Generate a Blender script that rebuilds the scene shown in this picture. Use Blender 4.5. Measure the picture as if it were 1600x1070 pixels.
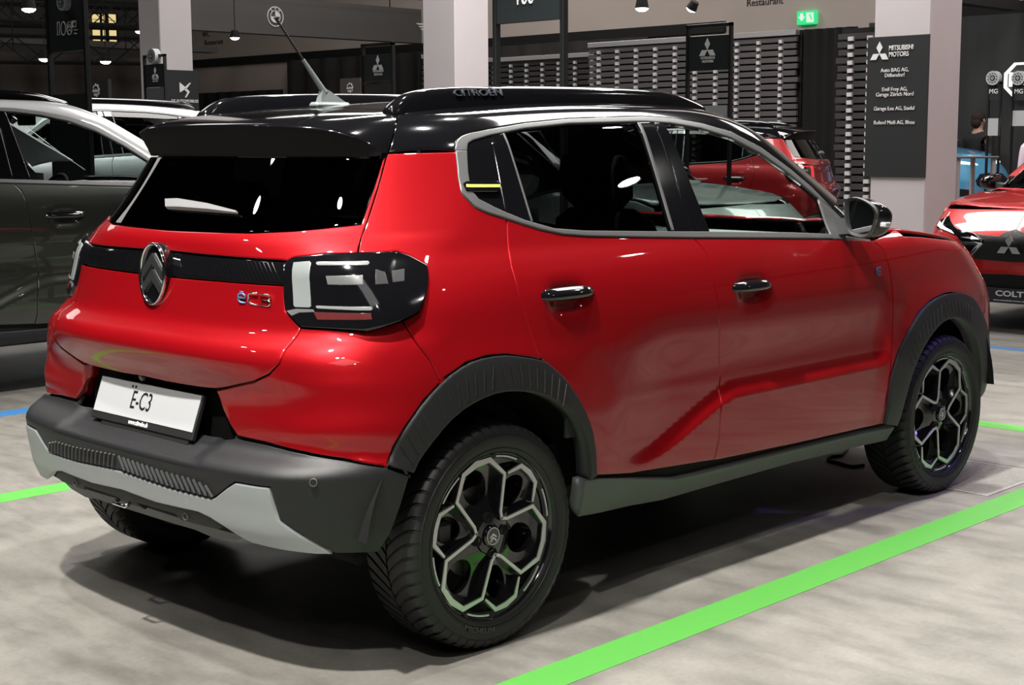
import bpy, bmesh, math, random
import numpy as np
from math import radians, degrees, sin, cos, tan, pi, hypot, atan2, sqrt
from mathutils import Vector, Matrix
from mathutils.geometry import delaunay_2d_cdt
for o in list(bpy.data.objects): bpy.data.objects.remove(o, do_unlink=True)
random.seed(7); rng = np.random.default_rng(7)
SC = bpy.context.scene; COL = SC.collection

# ------------------------------------------------------------------ camera
FPX = 2308.73
CPOS = np.array([-2.8235, -3.6746, 1.4030])
def _cam_axes(yaw=44.315, pitch=7.7144, roll=-0.2654):
    y, p, r = map(radians, (yaw, pitch, roll))
    Fw = np.array([cos(y)*cos(p), sin(y)*cos(p), -sin(p)])
    Rt = np.cross(Fw, [0, 0, 1]); Rt /= np.linalg.norm(Rt); Up = np.cross(Rt, Fw)
    return cos(r)*Rt + sin(r)*Up, -sin(r)*Rt + cos(r)*Up, Fw
CR, CU, CF = _cam_axes()
cd = bpy.data.cameras.new('camera'); cam = bpy.data.objects.new('camera', cd); COL.objects.link(cam)
cd.sensor_width = 36; cd.lens = FPX/1600*36; cd.clip_start = .05; cd.clip_end = 300
cam.matrix_world = Matrix(((CR[0], CU[0], -CF[0], CPOS[0]), (CR[1], CU[1], -CF[1], CPOS[1]), (CR[2], CU[2], -CF[2], CPOS[2]), (0, 0, 0, 1)))
SC.camera = cam
def rdir(x, y): return CF + CR*((x-800)/FPX) + CU*((535-y)/FPX)
def hit(x, y, ax, v):
    d = rdir(x, y); t = (v-CPOS[ax])/d[ax]; return CPOS + t*d
def at_depth(x, y, D): return CPOS + rdir(x, y)*D

# ------------------------------------------------------------------ world, lamps, exposure
W = bpy.data.worlds.new('world'); SC.world = W; W.use_nodes = True
W.node_tree.nodes['Background'].inputs[0].default_value = (.75, .78, .85, 1)
W.node_tree.nodes['Background'].inputs[1].default_value = .10
SC.view_settings.view_transform = 'Standard'; SC.view_settings.look = 'None'
SC.view_settings.exposure = 0.0; SC.view_settings.gamma = 1; SC.view_settings.use_curve_mapping = False
def spot(name, loc, tgt, power, size=.12, angle=70, blend=.5, col=(1, .96, .9)):
    l = bpy.data.lights.new(name, 'SPOT'); l.energy = power; l.color = col; l.spot_size = radians(angle); l.spot_blend = blend; l.shadow_soft_size = size
    o = bpy.data.objects.new(name, l); COL.objects.link(o); o.location = loc
    o.rotation_euler = (Vector(tgt)-Vector(loc)).to_track_quat('-Z', 'Y').to_euler(); return o
def area(name, loc, tgt, power, sx, sy, col=(1, .97, .93)):
    l = bpy.data.lights.new(name, 'AREA'); l.shape = 'RECTANGLE'; l.size = sx; l.size_y = sy; l.energy = power; l.color = col
    o = bpy.data.objects.new(name, l); COL.objects.link(o); o.location = loc
    o.rotation_euler = (Vector(tgt)-Vector(loc)).to_track_quat('-Z', 'Y').to_euler(); return o
SPOTS = [((-2.6, -1.0, 6.6), (-.2, -.2, .6), 3700), ((-1.2, 1.6, 6.6), (.6, .3, .6), 1000), ((1.5, -.9, 6.6), (1.4, -.2, .6), 1150),
         ((3.8, 1.3, 6.6), (2.4, .2, .6), 800), ((-4.4, -3.4, 6.6), (-1.2, -1.9, 0), 1200)]
HALL = [((7.5, .5, 7.6), 1200, 3., 3.), ((8.2, 6.4, 7.6), 3000, 4., 4.), ((14.0, 1.5, 7.6), 1100, 3., 3.), ((13.0, 14.5, 7.8), 1200, 4., 4.), ((2.0, 9.0, 7.6), 450, 3., 3.), ((4., 22., 7.8), 600, 5., 5.), ((-7., -7., 7.6), 300, 4., 4.)]
for l, p, sx_, sy_ in HALL: area('hall_fill_light', l, (l[0], l[1], 0), p*.30, sx_, sy_)  # area lights without fixtures, added to brighten the hall background
for i, (l, t, p) in enumerate(SPOTS): spot('stage_spot', l, t, p)
spot('violet_spot', (6.4, -3.6, 5.2), (3.0, -.75, .55), 420, .1, 16, .6, (.30, .16, 1.))

# ------------------------------------------------------------------ materials
MATS = {}
def mat(name, col=(.5, .5, .5), rough=.5, metal=0., coat=0., coat_r=.03, spec=.5, emit=None, estr=0., noise=None, bump=None, trans=0., ior=1.45, alpha=1.):
    if name in MATS: return MATS[name]
    m = bpy.data.materials.new(name); m.use_nodes = True; MATS[name] = m
    nt = m.node_tree; b = nt.nodes['Principled BSDF']
    b.inputs['Base Color'].default_value = (*col, 1); b.inputs['Roughness'].default_value = rough; b.inputs['Metallic'].default_value = metal
    b.inputs['Coat Weight'].default_value = coat; b.inputs['Coat Roughness'].default_value = coat_r; b.inputs['Specular IOR Level'].default_value = spec
    b.inputs['Transmission Weight'].default_value = trans; b.inputs['IOR'].default_value = ior
    if emit is not None: b.inputs['Emission Color'].default_value = (*emit, 1); b.inputs['Emission Strength'].default_value = estr
    tc = None
    if noise or bump: tc = nt.nodes.new('ShaderNodeTexCoord')
    if noise:   # (scale, amount)
        n = nt.nodes.new('ShaderNodeTexNoise'); n.inputs['Scale'].default_value = noise[0]; n.inputs['Detail'].default_value = 4
        nt.links.new(tc.outputs['Object'], n.inputs['Vector'])
        r = nt.nodes.new('ShaderNodeMapRange'); r.inputs[3].default_value = 1-noise[1]; r.inputs[4].default_value = 1+noise[1]
        nt.links.new(n.outputs['Fac'], r.inputs[0])
        mx = nt.nodes.new('ShaderNodeMix'); mx.data_type = 'RGBA'; mx.blend_type = 'MULTIPLY'; mx.inputs[0].default_value = 1
        mx.inputs[6].default_value = (*col, 1); nt.links.new(r.outputs[0], mx.inputs[7]); nt.links.new(mx.outputs[2], b.inputs['Base Color'])
    if bump:    # (scale, strength)
        n = nt.nodes.new('ShaderNodeTexNoise'); n.inputs['Scale'].default_value = bump[0]; n.inputs['Detail'].default_value = 3
        nt.links.new(tc.outputs['Object'], n.inputs['Vector'])
        bp = nt.nodes.new('ShaderNodeBump'); bp.inputs['Strength'].default_value = bump[1]; bp.inputs['Distance'].default_value = .002
        nt.links.new(n.outputs['Fac'], bp.inputs['Height']); nt.links.new(bp.outputs[0], b.inputs['Normal'])
    return m
def glass_mat(name, tint, ior=1.5, rough=.0):
    if name in MATS: return MATS[name]
    m = bpy.data.materials.new(name); m.use_nodes = True; MATS[name] = m; nt = m.node_tree
    for n in list(nt.nodes): nt.nodes.remove(n)
    out = nt.nodes.new('ShaderNodeOutputMaterial'); mix = nt.nodes.new('ShaderNodeMixShader'); fr = nt.nodes.new('ShaderNodeFresnel')
    tr = nt.nodes.new('ShaderNodeBsdfTransparent'); gl = nt.nodes.new('ShaderNodeBsdfGlossy')
    mu = nt.nodes.new('ShaderNodeMath'); mu.operation = 'MULTIPLY'; mu.inputs[1].default_value = .65; fr.inputs[0].default_value = ior; tr.inputs[0].default_value = (*tint, 1); gl.inputs['Roughness'].default_value = rough; gl.inputs['Color'].default_value = (1, 1, 1, 1)
    nt.links.new(fr.outputs[0], mu.inputs[0]); nt.links.new(mu.outputs[0], mix.inputs[0]); nt.links.new(tr.outputs[0], mix.inputs[1]); nt.links.new(gl.outputs[0], mix.inputs[2]); nt.links.new(mix.outputs[0], out.inputs[0])
    return m
def emis(name, col, s): return mat(name, (0.02, .02, .02), emit=col, estr=s)

M_red = mat('red_paint', (.30, .0028, .0065), rough=.40, metal=.38, coat=1., coat_r=.02, spec=.12)
M_gloss = mat('gloss_black', (.004, .004, .005), rough=.08, coat=.6, coat_r=.02)
M_black = mat('black_plastic', (.012, .012, .013), rough=.55, bump=(900, .25))
M_clad = mat('grey_cladding', (.0125, .013, .0145), rough=.44, bump=(700, .3))
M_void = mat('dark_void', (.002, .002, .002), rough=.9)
M_trim = mat('satin_grey_trim', (.125, .128, .13), rough=.38, metal=.35)
M_silver = mat('silver_skid', (.36, .385, .40), rough=.42, metal=.30)
M_chrome = mat('chrome', (.75, .76, .78), rough=.08, metal=1)
M_alloy = mat('machined_alloy', (.60, .61, .62), rough=.36, metal=.75)
M_rub = mat('tyre_rubber', (.011, .011, .012), rough=.52, bump=(300, .15))
M_white = mat('white_plastic', (.43, .445, .46), rough=.4)
M_letter = mat('white_letter', (.85, .85, .85), rough=.5)
M_ink = mat('black_ink', (.01, .01, .012), rough=.5)
M_lamp = mat('pale_lamp_lens', (.22, .24, .24), rough=.25, coat=.5)
M_blue = mat('blue_badge', (.10, .22, .42), rough=.3, metal=.3, coat=.5)
M_int = mat('interior_dark', (.012, .012, .014), rough=.8)
M_intl = mat('interior_light', (.30, .33, .33), rough=.7)
M_glass = glass_mat('clear_glass', (.55, .60, .58))
M_glassd = glass_mat('privacy_glass', (.10, .11, .115))
M_glassr = glass_mat('dark_rear_glass', (.04, .042, .045))
M_mirror = mat('mirror_glass', (.75, .78, .78), rough=.01, metal=1)

# ------------------------------------------------------------------ mesh helpers
def link(name, me, m, parent=None):
    o = bpy.data.objects.new(name, me); COL.objects.link(o)
    if m is not None:
        me.materials.clear(); me.materials.append(m)
    if parent is not None: o.parent = parent
    return o
def mk(name, V, Fc, m, parent=None, smooth=False, normals=None, sharp=None):
    me = bpy.data.meshes.new(name); me.from_pydata([tuple(map(float, v)) for v in V], [], [tuple(map(int, f)) for f in Fc]); me.update()
    if smooth or normals is not None:
        me.polygons.foreach_set('use_smooth', [True]*len(me.polygons))
    if sharp is not None: me.set_sharp_from_angle(angle=radians(sharp))
    if normals is not None: me.normals_split_custom_set_from_vertices([tuple(map(float, n)) for n in normals])
    return link(name, me, m, parent)
def tag(o, label, cat, group=None):
    o['label'] = label; o['category'] = cat
    if group: o['group'] = group
    return o
def struct(o): o['kind'] = 'structure'; return o
def thing(name, label, cat, loc=(0, 0, 0), rz=0, group=None):
    o = bpy.data.objects.new(name, None); COL.objects.link(o); o.location = loc; o.rotation_euler = (0, 0, rz); o.empty_display_size = .1
    return tag(o, label, cat, group)
class MB:
    """collects simple solids into one mesh"""
    def __init__(s): s.V = []; s.F = []
    def add(s, V, Fc):
        b = len(s.V); s.V += [tuple(v) for v in V]; s.F += [tuple(i+b for i in f) for f in Fc]; return s
    def box(s, lo, hi, M=None, c=0.):
        x0, y0, z0 = lo; x1, y1, z1 = hi
        if c <= 0:
            V = [(x, y, z) for z in (z0, z1) for y in (y0, y1) for x in (x0, x1)]
            Fc = [(0, 2, 3, 1), (4, 5, 7, 6), (0, 1, 5, 4), (2, 6, 7, 3), (0, 4, 6, 2), (1, 3, 7, 5)]
        else:
            V, Fc = cbox(lo, hi, c)
        if M is not None: V = [tuple(M @ Vector(v)) for v in V]
        return s.add(V, Fc)
    def tube(s, pts, r, n=8, cap=True, up=None):
        pts = [Vector(p) for p in pts]; V = []; Fc = []
        rs = r if hasattr(r, '__len__') else [r]*len(pts); pu = None
        for i, p in enumerate(pts):
            d = (pts[min(i+1, len(pts)-1)]-pts[max(i-1, 0)]).normalized()
            if pu is None: a = d.orthogonal().normalized()
            else: a = (pu - d*pu.dot(d)).normalized()
            pu = a; b = d.cross(a)
            for k in range(n): t = 2*pi*k/n; V.append(tuple(p + (a*cos(t)+b*sin(t))*rs[i]))
        for i in range(len(pts)-1):
            for k in range(n): Fc.append((i*n+k, i*n+(k+1) % n, (i+1)*n+(k+1) % n, (i+1)*n+k))
        if cap: Fc.append(tuple(range(n-1, -1, -1))); Fc.append(tuple(range((len(pts)-1)*n, len(pts)*n)))
        return s.add(V, Fc)
    def prism(s, poly, M, d):
        """2D polygon (CCW) in local xy, extruded along local z from 0 to d, placed by M"""
        n = len(poly); V = [tuple(M @ Vector((p[0], p[1], 0))) for p in poly] + [tuple(M @ Vector((p[0], p[1], d))) for p in poly]
        Fc = [tuple(range(n-1, -1, -1)), tuple(range(n, 2*n))] + [(i, (i+1) % n, n+(i+1) % n, n+i) for i in range(n)]
        return s.add(V, Fc)
    def lathe(s, prof, M=None, n=48, closed=False, a0=0, a1=2*pi):
        """prof: (r, h) points, axis local z"""
        V = []; Fc = []; k = len(prof); full = abs(a1-a0-2*pi) < 1e-6; cnt = n if full else n+1
        for i in range(cnt):
            t = a0+(a1-a0)*i/n
            for r, h in prof: V.append((r*cos(t), r*sin(t), h))
        for i in range(n):
            j = (i+1) % cnt
            for q in range(k-1 + (1 if closed else 0)):
                q2 = (q+1) % k; Fc.append((i*k+q, j*k+q, j*k+q2, i*k+q2))
        if M is not None: V = [tuple(M @ Vector(v)) for v in V]
        return s.add(V, Fc)
    def ell(s, c, r, n=14, k=9, M=None):
        V = []; Fc = []
        for i in range(k+1):
            t = pi*i/k
            for j in range(n): p = 2*pi*j/n; V.append((c[0]+r[0]*sin(t)*cos(p), c[1]+r[1]*sin(t)*sin(p), c[2]+r[2]*cos(t)))
        for i in range(k):
            for j in range(n): Fc.append((i*n+j, (i+1)*n+j, (i+1)*n+(j+1) % n, i*n+(j+1) % n))
        if M is not None: V = [tuple(M @ Vector(v)) for v in V]
        return s.add(V, Fc)
    def build(s, name, m, parent=None, smooth=False, sharp=None, bevel=None):
        me = bpy.data.meshes.new(name); me.from_pydata(s.V, [], s.F); me.validate(); me.update()
        bm = bmesh.new(); bm.from_mesh(me); bmesh.ops.remove_doubles(bm, verts=bm.verts, dist=1e-6); bmesh.ops.recalc_face_normals(bm, faces=bm.faces); bm.to_mesh(me); bm.free()
        if smooth: me.polygons.foreach_set('use_smooth', [True]*len(me.polygons))
        if sharp is not None: me.set_sharp_from_angle(angle=radians(sharp))
        return link(name, me, m, parent)
def cbox(lo, hi, c):
    """box with chamfered edges"""
    V = []; idx = {}
    for sx in (0, 1):
        for sy in (0, 1):
            for sz in (0, 1):
                p = [(lo, hi)[s][i] for i, s in enumerate((sx, sy, sz))]
                for ax in range(3):
                    q = list(p)
                    for a in range(3):
                        if a != ax: q[a] += c if (sx, sy, sz)[a] == 0 else -c
                    idx[(sx, sy, sz, ax)] = len(V); V.append(tuple(q))
    Fc = []
    for ax in range(3):
        a, b = [i for i in range(3) if i != ax]
        for s in (0, 1):
            f = []
            for (u, v) in ((0, 0), (1, 0), (1, 1), (0, 1)):
                k = [0, 0, 0]; k[ax] = s; k[a] = u; k[b] = v; f.append(idx[(*k, ax)])
            Fc.append(tuple(f))
    for ax in range(3):     # edges along ax
        a, b = [i for i in range(3) if i != ax]
        for u in (0, 1):
            for v in (0, 1):
                k0 = [0, 0, 0]; k0[a] = u; k0[b] = v; k1 = list(k0); k1[ax] = 1
                Fc.append((idx[(*k0, a)], idx[(*k1, a)], idx[(*k1, b)], idx[(*k0, b)]))
    for sx in (0, 1):
        for sy in (0, 1):
            for sz in (0, 1): Fc.append(tuple(idx[(sx, sy, sz, a)] for a in range(3)))
    return V, Fc
def TR(loc=(0, 0, 0), rx=0, ry=0, rz=0):
    return Matrix.Translation(loc) @ Matrix.Rotation(rz, 4, 'Z') @ Matrix.Rotation(ry, 4, 'Y') @ Matrix.Rotation(rx, 4, 'X')
def frame(o, x, y):
    """matrix with origin o, local x and y axes given (orthonormalised), z = x cross y"""
    x = Vector(x).normalized(); y = Vector(y); y = (y-x*y.dot(x)).normalized(); z = x.cross(y)
    return Matrix(((x[0], y[0], z[0], o[0]), (x[1], y[1], z[1], o[1]), (x[2], y[2], z[2], o[2]), (0, 0, 0, 1)))
def text(name, s, M, size, m, parent=None, depth=.0006, align='CENTER', bold=0., sx=1., space=1., bend=None):
    c = bpy.data.curves.new(name, 'FONT'); c.body = s; c.size = size; c.align_x = align; c.align_y = 'CENTER'; c.extrude = depth; c.offset = bold; c.space_character = space; c.resolution_u = 3
    t = bpy.data.objects.new(name+'_tmp', c); COL.objects.link(t)
    dg = bpy.context.evaluated_depsgraph_get(); me = bpy.data.meshes.new_from_object(t.evaluated_get(dg)); bpy.data.objects.remove(t, do_unlink=True)
    me.name = name
    for v in me.vertices:
        p = Vector((v.co.x*sx, v.co.y, v.co.z))
        if bend: p = bend(p)
        v.co = M @ p
    me.update()
    return link(name, me, m, parent)
# ------------------------------------------------------------------ the hall
def floor_material():
    m = bpy.data.materials.new('concrete_floor'); m.use_nodes = True; nt = m.node_tree; b = nt.nodes['Principled BSDF']
    tc = nt.nodes.new('ShaderNodeTexCoord')
    def noise(sc, det, vec=None, st=(1, 1, 1)):
        mp = nt.nodes.new('ShaderNodeMapping'); mp.inputs['Scale'].default_value = st; nt.links.new(tc.outputs['Object'], mp.inputs[0])
        n = nt.nodes.new('ShaderNodeTexNoise'); n.inputs['Scale'].default_value = sc; n.inputs['Detail'].default_value = det; n.inputs['Roughness'].default_value = .6
        nt.links.new(mp.outputs[0], n.inputs['Vector']); return n
    n1, n2, n3 = noise(1.6, 6), noise(9, 5, st=(1, .35, 1)), noise(60, 3)
    r1 = nt.nodes.new('ShaderNodeValToRGB'); r1.color_ramp.elements[0].position = .32; r1.color_ramp.elements[0].color = (.125, .119, .107, 1); r1.color_ramp.elements[1].position = .70; r1.color_ramp.elements[1].color = (.215, .205, .185, 1)
    nt.links.new(n1.outputs['Fac'], r1.inputs[0])
    r2 = nt.nodes.new('ShaderNodeValToRGB'); r2.color_ramp.elements[0].position = .36; r2.color_ramp.elements[0].color = (.70, .70, .70, 1); r2.color_ramp.elements[1].position = .55; r2.color_ramp.elements[1].color = (1.05, 1.05, 1.05, 1)
    nt.links.new(n2.outputs['Fac'], r2.inputs[0])
    mx = nt.nodes.new('ShaderNodeMix'); mx.data_type = 'RGBA'; mx.blend_type = 'MULTIPLY'; mx.inputs[0].default_value = .65; nt.links.new(r1.outputs[0], mx.inputs[6]); nt.links.new(r2.outputs[0], mx.inputs[7])
    r3 = nt.nodes.new('ShaderNodeMapRange'); r3.inputs[1].default_value = .3; r3.inputs[2].default_value = .7; r3.inputs[3].default_value = .90; r3.inputs[4].default_value = 1.08; nt.links.new(n3.outputs['Fac'], r3.inputs[0])
    m2 = nt.nodes.new('ShaderNodeMix'); m2.data_type = 'RGBA'; m2.blend_type = 'MULTIPLY'; m2.inputs[0].default_value = 1; nt.links.new(mx.outputs[2], m2.inputs[6]); nt.links.new(r3.outputs[0], m2.inputs[7])
    nt.links.new(m2.outputs[2], b.inputs['Base Color'])
    rr = nt.nodes.new('ShaderNodeMapRange'); rr.inputs[3].default_value = .34; rr.inputs[4].default_value = .60; nt.links.new(n2.outputs['Fac'], rr.inputs[0]); nt.links.new(rr.outputs[0], b.inputs['Roughness'])
    bp = nt.nodes.new('ShaderNodeBump'); bp.inputs['Strength'].default_value = .12; bp.inputs['Distance'].default_value = .003; nt.links.new(n2.outputs['Fac'], bp.inputs['Height']); nt.links.new(bp.outputs[0], b.inputs['Normal'])
    return m
M_floor = floor_material()
HX0, HX1, HY0, HY1, HZ = -14., 17.8, -14., 28., 8.5
struct(MB().box((HX0, HY0, -.2), (HX1+.3, HY1+.3, 0)).build('floor', M_floor))
# floor slab joints, service cover
M_joint = mat('joint_dark', (.09, .085, .08), .8)
fj = bpy.data.objects['floor']
MB().box((3.18, -9, 0), (3.188, 9, .0008)).build('floor_joint', M_joint, fj)
MB().box((-1.15, -9, 0), (-1.142, 9, .0008)).build('floor_joint', M_joint, fj)
MB().box((-9, -2.35, 0), (12, -2.342, .0008)).build('floor_joint', M_joint, fj)
MB().box((7.0, -9, 0), (7.008, 12, .0008)).build('floor_joint', M_joint, fj)
cov = MB().box((2.60, -1.02, 0), (3.16, -.60, .003), None, .001).build('service_cover', mat('cover_metal', (.36, .35, .33), .38, metal=.35, noise=(60, .35)), fj)
for k in range(34):
    MB().box((2.62+k*.0158, -1.0, .003), (2.626+k*.0158, -.62, .0048)).build('cover_tread', MATS['cover_metal'], cov)
# walls
M_beige = mat('beige_plaster', (.47, .40, .36), .8, noise=(1.5, .08))
M_wdark = mat('dark_drape', (.030, .026, .025), .9, noise=(3, .4))
M_pblack = mat('matt_black', (.006, .006, .006), .8)
M_grey_wall = mat('grey_hall_wall', (.10, .095, .09), .9, noise=(.8, .3))
struct(MB().box((HX1, HY0, 0), (HX1+.3, HY1+.3, HZ)).build('wall_front', M_beige))
struct(MB().box((HX0, HY1, 0), (HX1, HY1+.3, HZ)).build('wall_left', M_grey_wall))
struct(MB().box((HX0-.3, HY0, 0), (HX0, HY1+.3, HZ)).build('wall_back', M_grey_wall))
struct(MB().box((HX0, HY0-.3, 0), (HX1, HY0, HZ)).build('wall_right', M_grey_wall))
struct(MB().box((HX0-.3, HY0-.3, HZ), (HX1+.3, HY1+.3, HZ+.2)).build('ceiling', mat('ceiling_dark', (.05, .05, .052), .9)))
struct(MB().box((HX1-.06, 11.4, 3.22), (HX1, HY1, 3.40)).build('trim_1', M_pblack)); struct(MB().box((HX1-.06, HY0, 3.20), (HX1, 7.3, 3.38)).build('trim_2', M_pblack)); struct(MB().box((HX1-.05, 7.3, 0), (HX1, 12.9, 3.12)).build('trim_3', M_pblack))
def drape(name, x, y0, y1, z0, z1, m, amp=.04, wl=.28, axis='y', label=None, cat='curtain'):
    n = max(8, int(abs(y1-y0)/wl*8)); V = []; Fc = []
    for i in range(n+1):
        y = y0+(y1-y0)*i/n; d = amp*sin(2*pi*(y-y0)/wl)+amp*.5*sin(2*pi*(y-y0)/wl*.37+1)
        for z in (z0, z1):
            for t in (0, .012): V.append((x+d+t, y, z) if axis == 'y' else (y, x+d+t, z))
    for i in range(n):
        a, b = i*4, (i+1)*4
        Fc += [(a, b, b+2, a+2), (a+1, a+3, b+3, b+1), (a+2, b+2, b+3, a+3), (a, a+1, b+1, b)]
    o = mk(name, V, Fc, m, smooth=True, sharp=60)
    bm = bmesh.new(); bm.from_mesh(o.data); bmesh.ops.recalc_face_normals(bm, faces=bm.faces); bm.to_mesh(o.data); bm.free()
    return tag(o, label, cat) if label else o
drape('curtain', 17.55, 12.9, 23.2, 0, 3.22, M_wdark, label='dark brown curtain wall under the black band behind the left sign stand', wl=.6)
drape('curtain', 17.58, 23.4, 27.6, 0, 2.6, mat('doorway_black', (.012, .012, .013), .9), label='black drape for the dark doorway below the beige wall beside the left grey pillar', wl=.5)  # black drape stands in for a dark doorway area
drape('curtain', 17.66, 2.5, 8.6, 0, 3.2, mat('curtain_charcoal', (.035, .036, .037), .7), label='charcoal curtain behind the octagonal white emblem on the right', wl=.45, amp=.02)
drape('curtain', 14.12, 6.65, 7.62, 0, 2.86, mat('curtain_black', (.004, .004, .004), .95), label='plain black curtain between the two slatted walls', wl=.16, amp=.02)
# pillars in a row (square, 0.6 m)
M_pil = mat('pillar_paint', (.60, .555, .57), .7, noise=(2, .05))
PILL = [(10.35, 3.68, 'white square pillar carrying the tall black dealer board'), (10.55, 10.37, 'white square pillar rising behind the roof of the red hatchback'), (10.6, 17.17, 'white square pillar at the left with a dark lower cladding')]
pil = []
for i, (x, y, lb) in enumerate(PILL):
    r = .30; o = MB().box((x-r, y-r, 0), (x+r, y+r, HZ), None, .012).build('pillar', M_pil); tag(o, lb, 'pillar', 'hall pillars'); pil.append(o)
def hitp3(x, y, P, n): d = rdir(x, y); t = np.dot(np.array(P)-CPOS, np.array(n, float))/np.dot(d, np.array(n, float)); return CPOS+d*t
# dark collar on the left pillar with emblem
x, y, _ = PILL[2]
zt, zb = hit(285, 110, 1, y-.3)[2], hit(285, 172, 1, y-.3)[2]
col = MB().box((x-.32, y-.34, 0), (x+.36, y-.302, zt)).build('pillar_board', mat('board_charcoal', (.022, .023, .025), .6)); tag(col, 'charcoal board with geometric silver emblem fixed to the left pillar', 'sign board')
BMx = frame((0, 0, 0), (1, 0, 0), (0, 0, 1))
def on_plane_y(px, py, yy): p = hit(px, py, 1, yy); return p
def px_poly(name, pts, ax, v, m, parent, d=.01):
    """flat sign shape traced on a plane (ax = v), facing the camera side"""
    P = [hit(a, b, ax, v) for a, b in pts]; off = np.zeros(3); off[ax] = -d; n = len(P)
    V = [p for p in P]+[p+off for p in P]; Fc = [tuple(range(n)), tuple(range(n, 2*n))]+[(i, (i+1) % n, n+(i+1) % n, n+i) for i in range(n)]
    o = mk(name, V, Fc, m, parent); bm = bmesh.new(); bm.from_mesh(o.data); bmesh.ops.recalc_face_normals(bm, faces=bm.faces); bm.to_mesh(o.data); bm.free(); return o
yb = y-.341
px_poly('emblem_shape', [(280, 128.5), (289, 136), (296, 129.5), (298, 129.5), (291.5, 138), (289.5, 139), (280.5, 144.5)], 1, yb, M_letter, col)
px_poly('emblem_shape', [(290, 137), (296, 143.5), (290.5, 152.5), (288.8, 152), (292.5, 144.5), (287.5, 140)], 1, yb, M_letter, col)
p = hit(289, 158, 1, yb-.002); text('board_lettering', 'DS AUTOMOBILES', frame(p, (1, 0, 0), (0, 0, 1)), .062, M_letter, col, depth=.003, bold=.001)
# dealer board on the main pillar
x, y, _ = PILL[0]; xb = x-.315
z1, z0 = hit(1400, 56, 0, xb)[2], hit(1400, 277, 0, xb)[2]
ya, yb_ = hit(1353, 200, 0, xb)[1], hit(1443, 200, 0, xb)[1]
brd = MB().box((xb, y-.30, z0), (x-.302, y+.36, z1), None, .003).build('dealer_board', mat('board_dark', (.026, .027, .029), .55)); tag(brd, 'tall dark grey dealer board with white lettering on the white pillar', 'sign board')
def sign_text(name, s, px, py, ax, v, hpx, m, parent, bold=0., sx=1., align='CENTER', depth=.003):
    """lettering on a wall plane: height in photo pixels at that place"""
    p = hit(px, py, ax, v); D = np.dot(p-CPOS, CF); size = hpx*D/FPX/.70
    xd = (0, -1, 0) if ax == 0 else (1, 0, 0); off = np.zeros(3); off[ax] = -.003
    return text(name, s, frame(p+off, xd, (0, 0, 1)), size, m, parent, depth=depth, bold=bold*size, sx=sx, align=align)
def diamonds(parent, px, py, hpx, ax, v, m):
    p = hit(px, py, ax, v); D = np.dot(p-CPOS, CF); u = hpx*D/FPX/1.732; xd = (0, -1, 0) if ax == 0 else (1, 0, 0); off = np.zeros(3); off[ax] = -.004
    M = frame(p+off, xd, (0, 0, 1)); s3 = sqrt(3)
    a = u*1.0
    for ang in (90, 210, 330):
        d1 = Vector((cos(radians(ang-30)), sin(radians(ang-30)), 0))*a; d2 = Vector((cos(radians(ang+30)), sin(radians(ang+30)), 0))*a
        poly = [(0, 0), (d1.x, d1.y), (d1.x+d2.x, d1.y+d2.y), (d2.x, d2.y)]
        MB().prism(poly, M, .004).build('diamond', m, parent)
sxb = xb-.001
diamonds(brd, 1374.5, 84, 18.5, 0, sxb, M_letter)
sign_text('board_lettering', 'MITSUBISHI', 1389, 75.5, 0, sxb, 7.4, M_letter, brd, bold=.012, sx=.80, align='LEFT')
sign_text('board_lettering', 'MOTORS', 1389, 85.5, 0, sxb, 7.4, M_letter, brd, bold=.012, sx=.80, align='LEFT')
for s_, py in (('Auto BAG AG,', 109.5), ('Dübendorf', 117.5), ('Emil Frey AG,', 139.5), ('Garage Zürich Nord', 147.5), ):
    sign_text('board_lettering', s_, 1398, py, 0, sxb, 6, M_letter, brd, sx=.92)
for s_, py in (('Garage Leu AG, Stadel', 169.5), ('Roland Meili AG, Illnau', 191.5)): sign_text('board_lettering', s_, 1397, py, 0, sxb, 6, M_letter, brd, sx=.90)
# wall lettering, exit sign
sign_text('wall_lettering', 'Restaurant', 1195, 3, 0, HX1-.001, 11, M_ink, bpy.data.objects['wall_front'], depth=.004)
sign_text('wall_lettering', 'Restaurant', 334, 66, 0, HX1-.001, 8, M_ink, bpy.data.objects['wall_front'], depth=.004)
sign_text('wall_lettering', 'WC', 322, 54, 0, HX1-.001, 8, M_ink, bpy.data.objects['wall_front'], depth=.004)
e0, e1 = hit(1245, 18, 0, HX1-.10), hit(1273, 37, 0, HX1-.10)
ex = MB().box((HX1-.10, e1[1], e1[2]), (HX1, e0[1], e0[2]), None, .01).build('exit_sign', mat('exit_green', (.02, .30, .10), .4, emit=(.03, .6, .2), estr=1.1)); tag(ex, 'lit green emergency exit sign high on the beige wall', 'exit sign')
px_poly('exit_door', [(1260, 20), (1271, 19.5), (1271.5, 34.5), (1260.5, 35)], 0, HX1-.101, emis('exit_white', (.8, 1, .85), .9), ex)
px_poly('exit_arrow', [(1250.5, 21), (1255, 21), (1255, 26), (1258, 26), (1252.8, 33), (1247.5, 26.5), (1250.5, 26)], 0, HX1-.101, MATS['exit_white'], ex)
px_poly('exit_figure', [(1264, 22), (1266, 22), (1269, 30), (1267.5, 31)], 0, HX1-.112, MATS['exit_green'], ex, .004)
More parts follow.
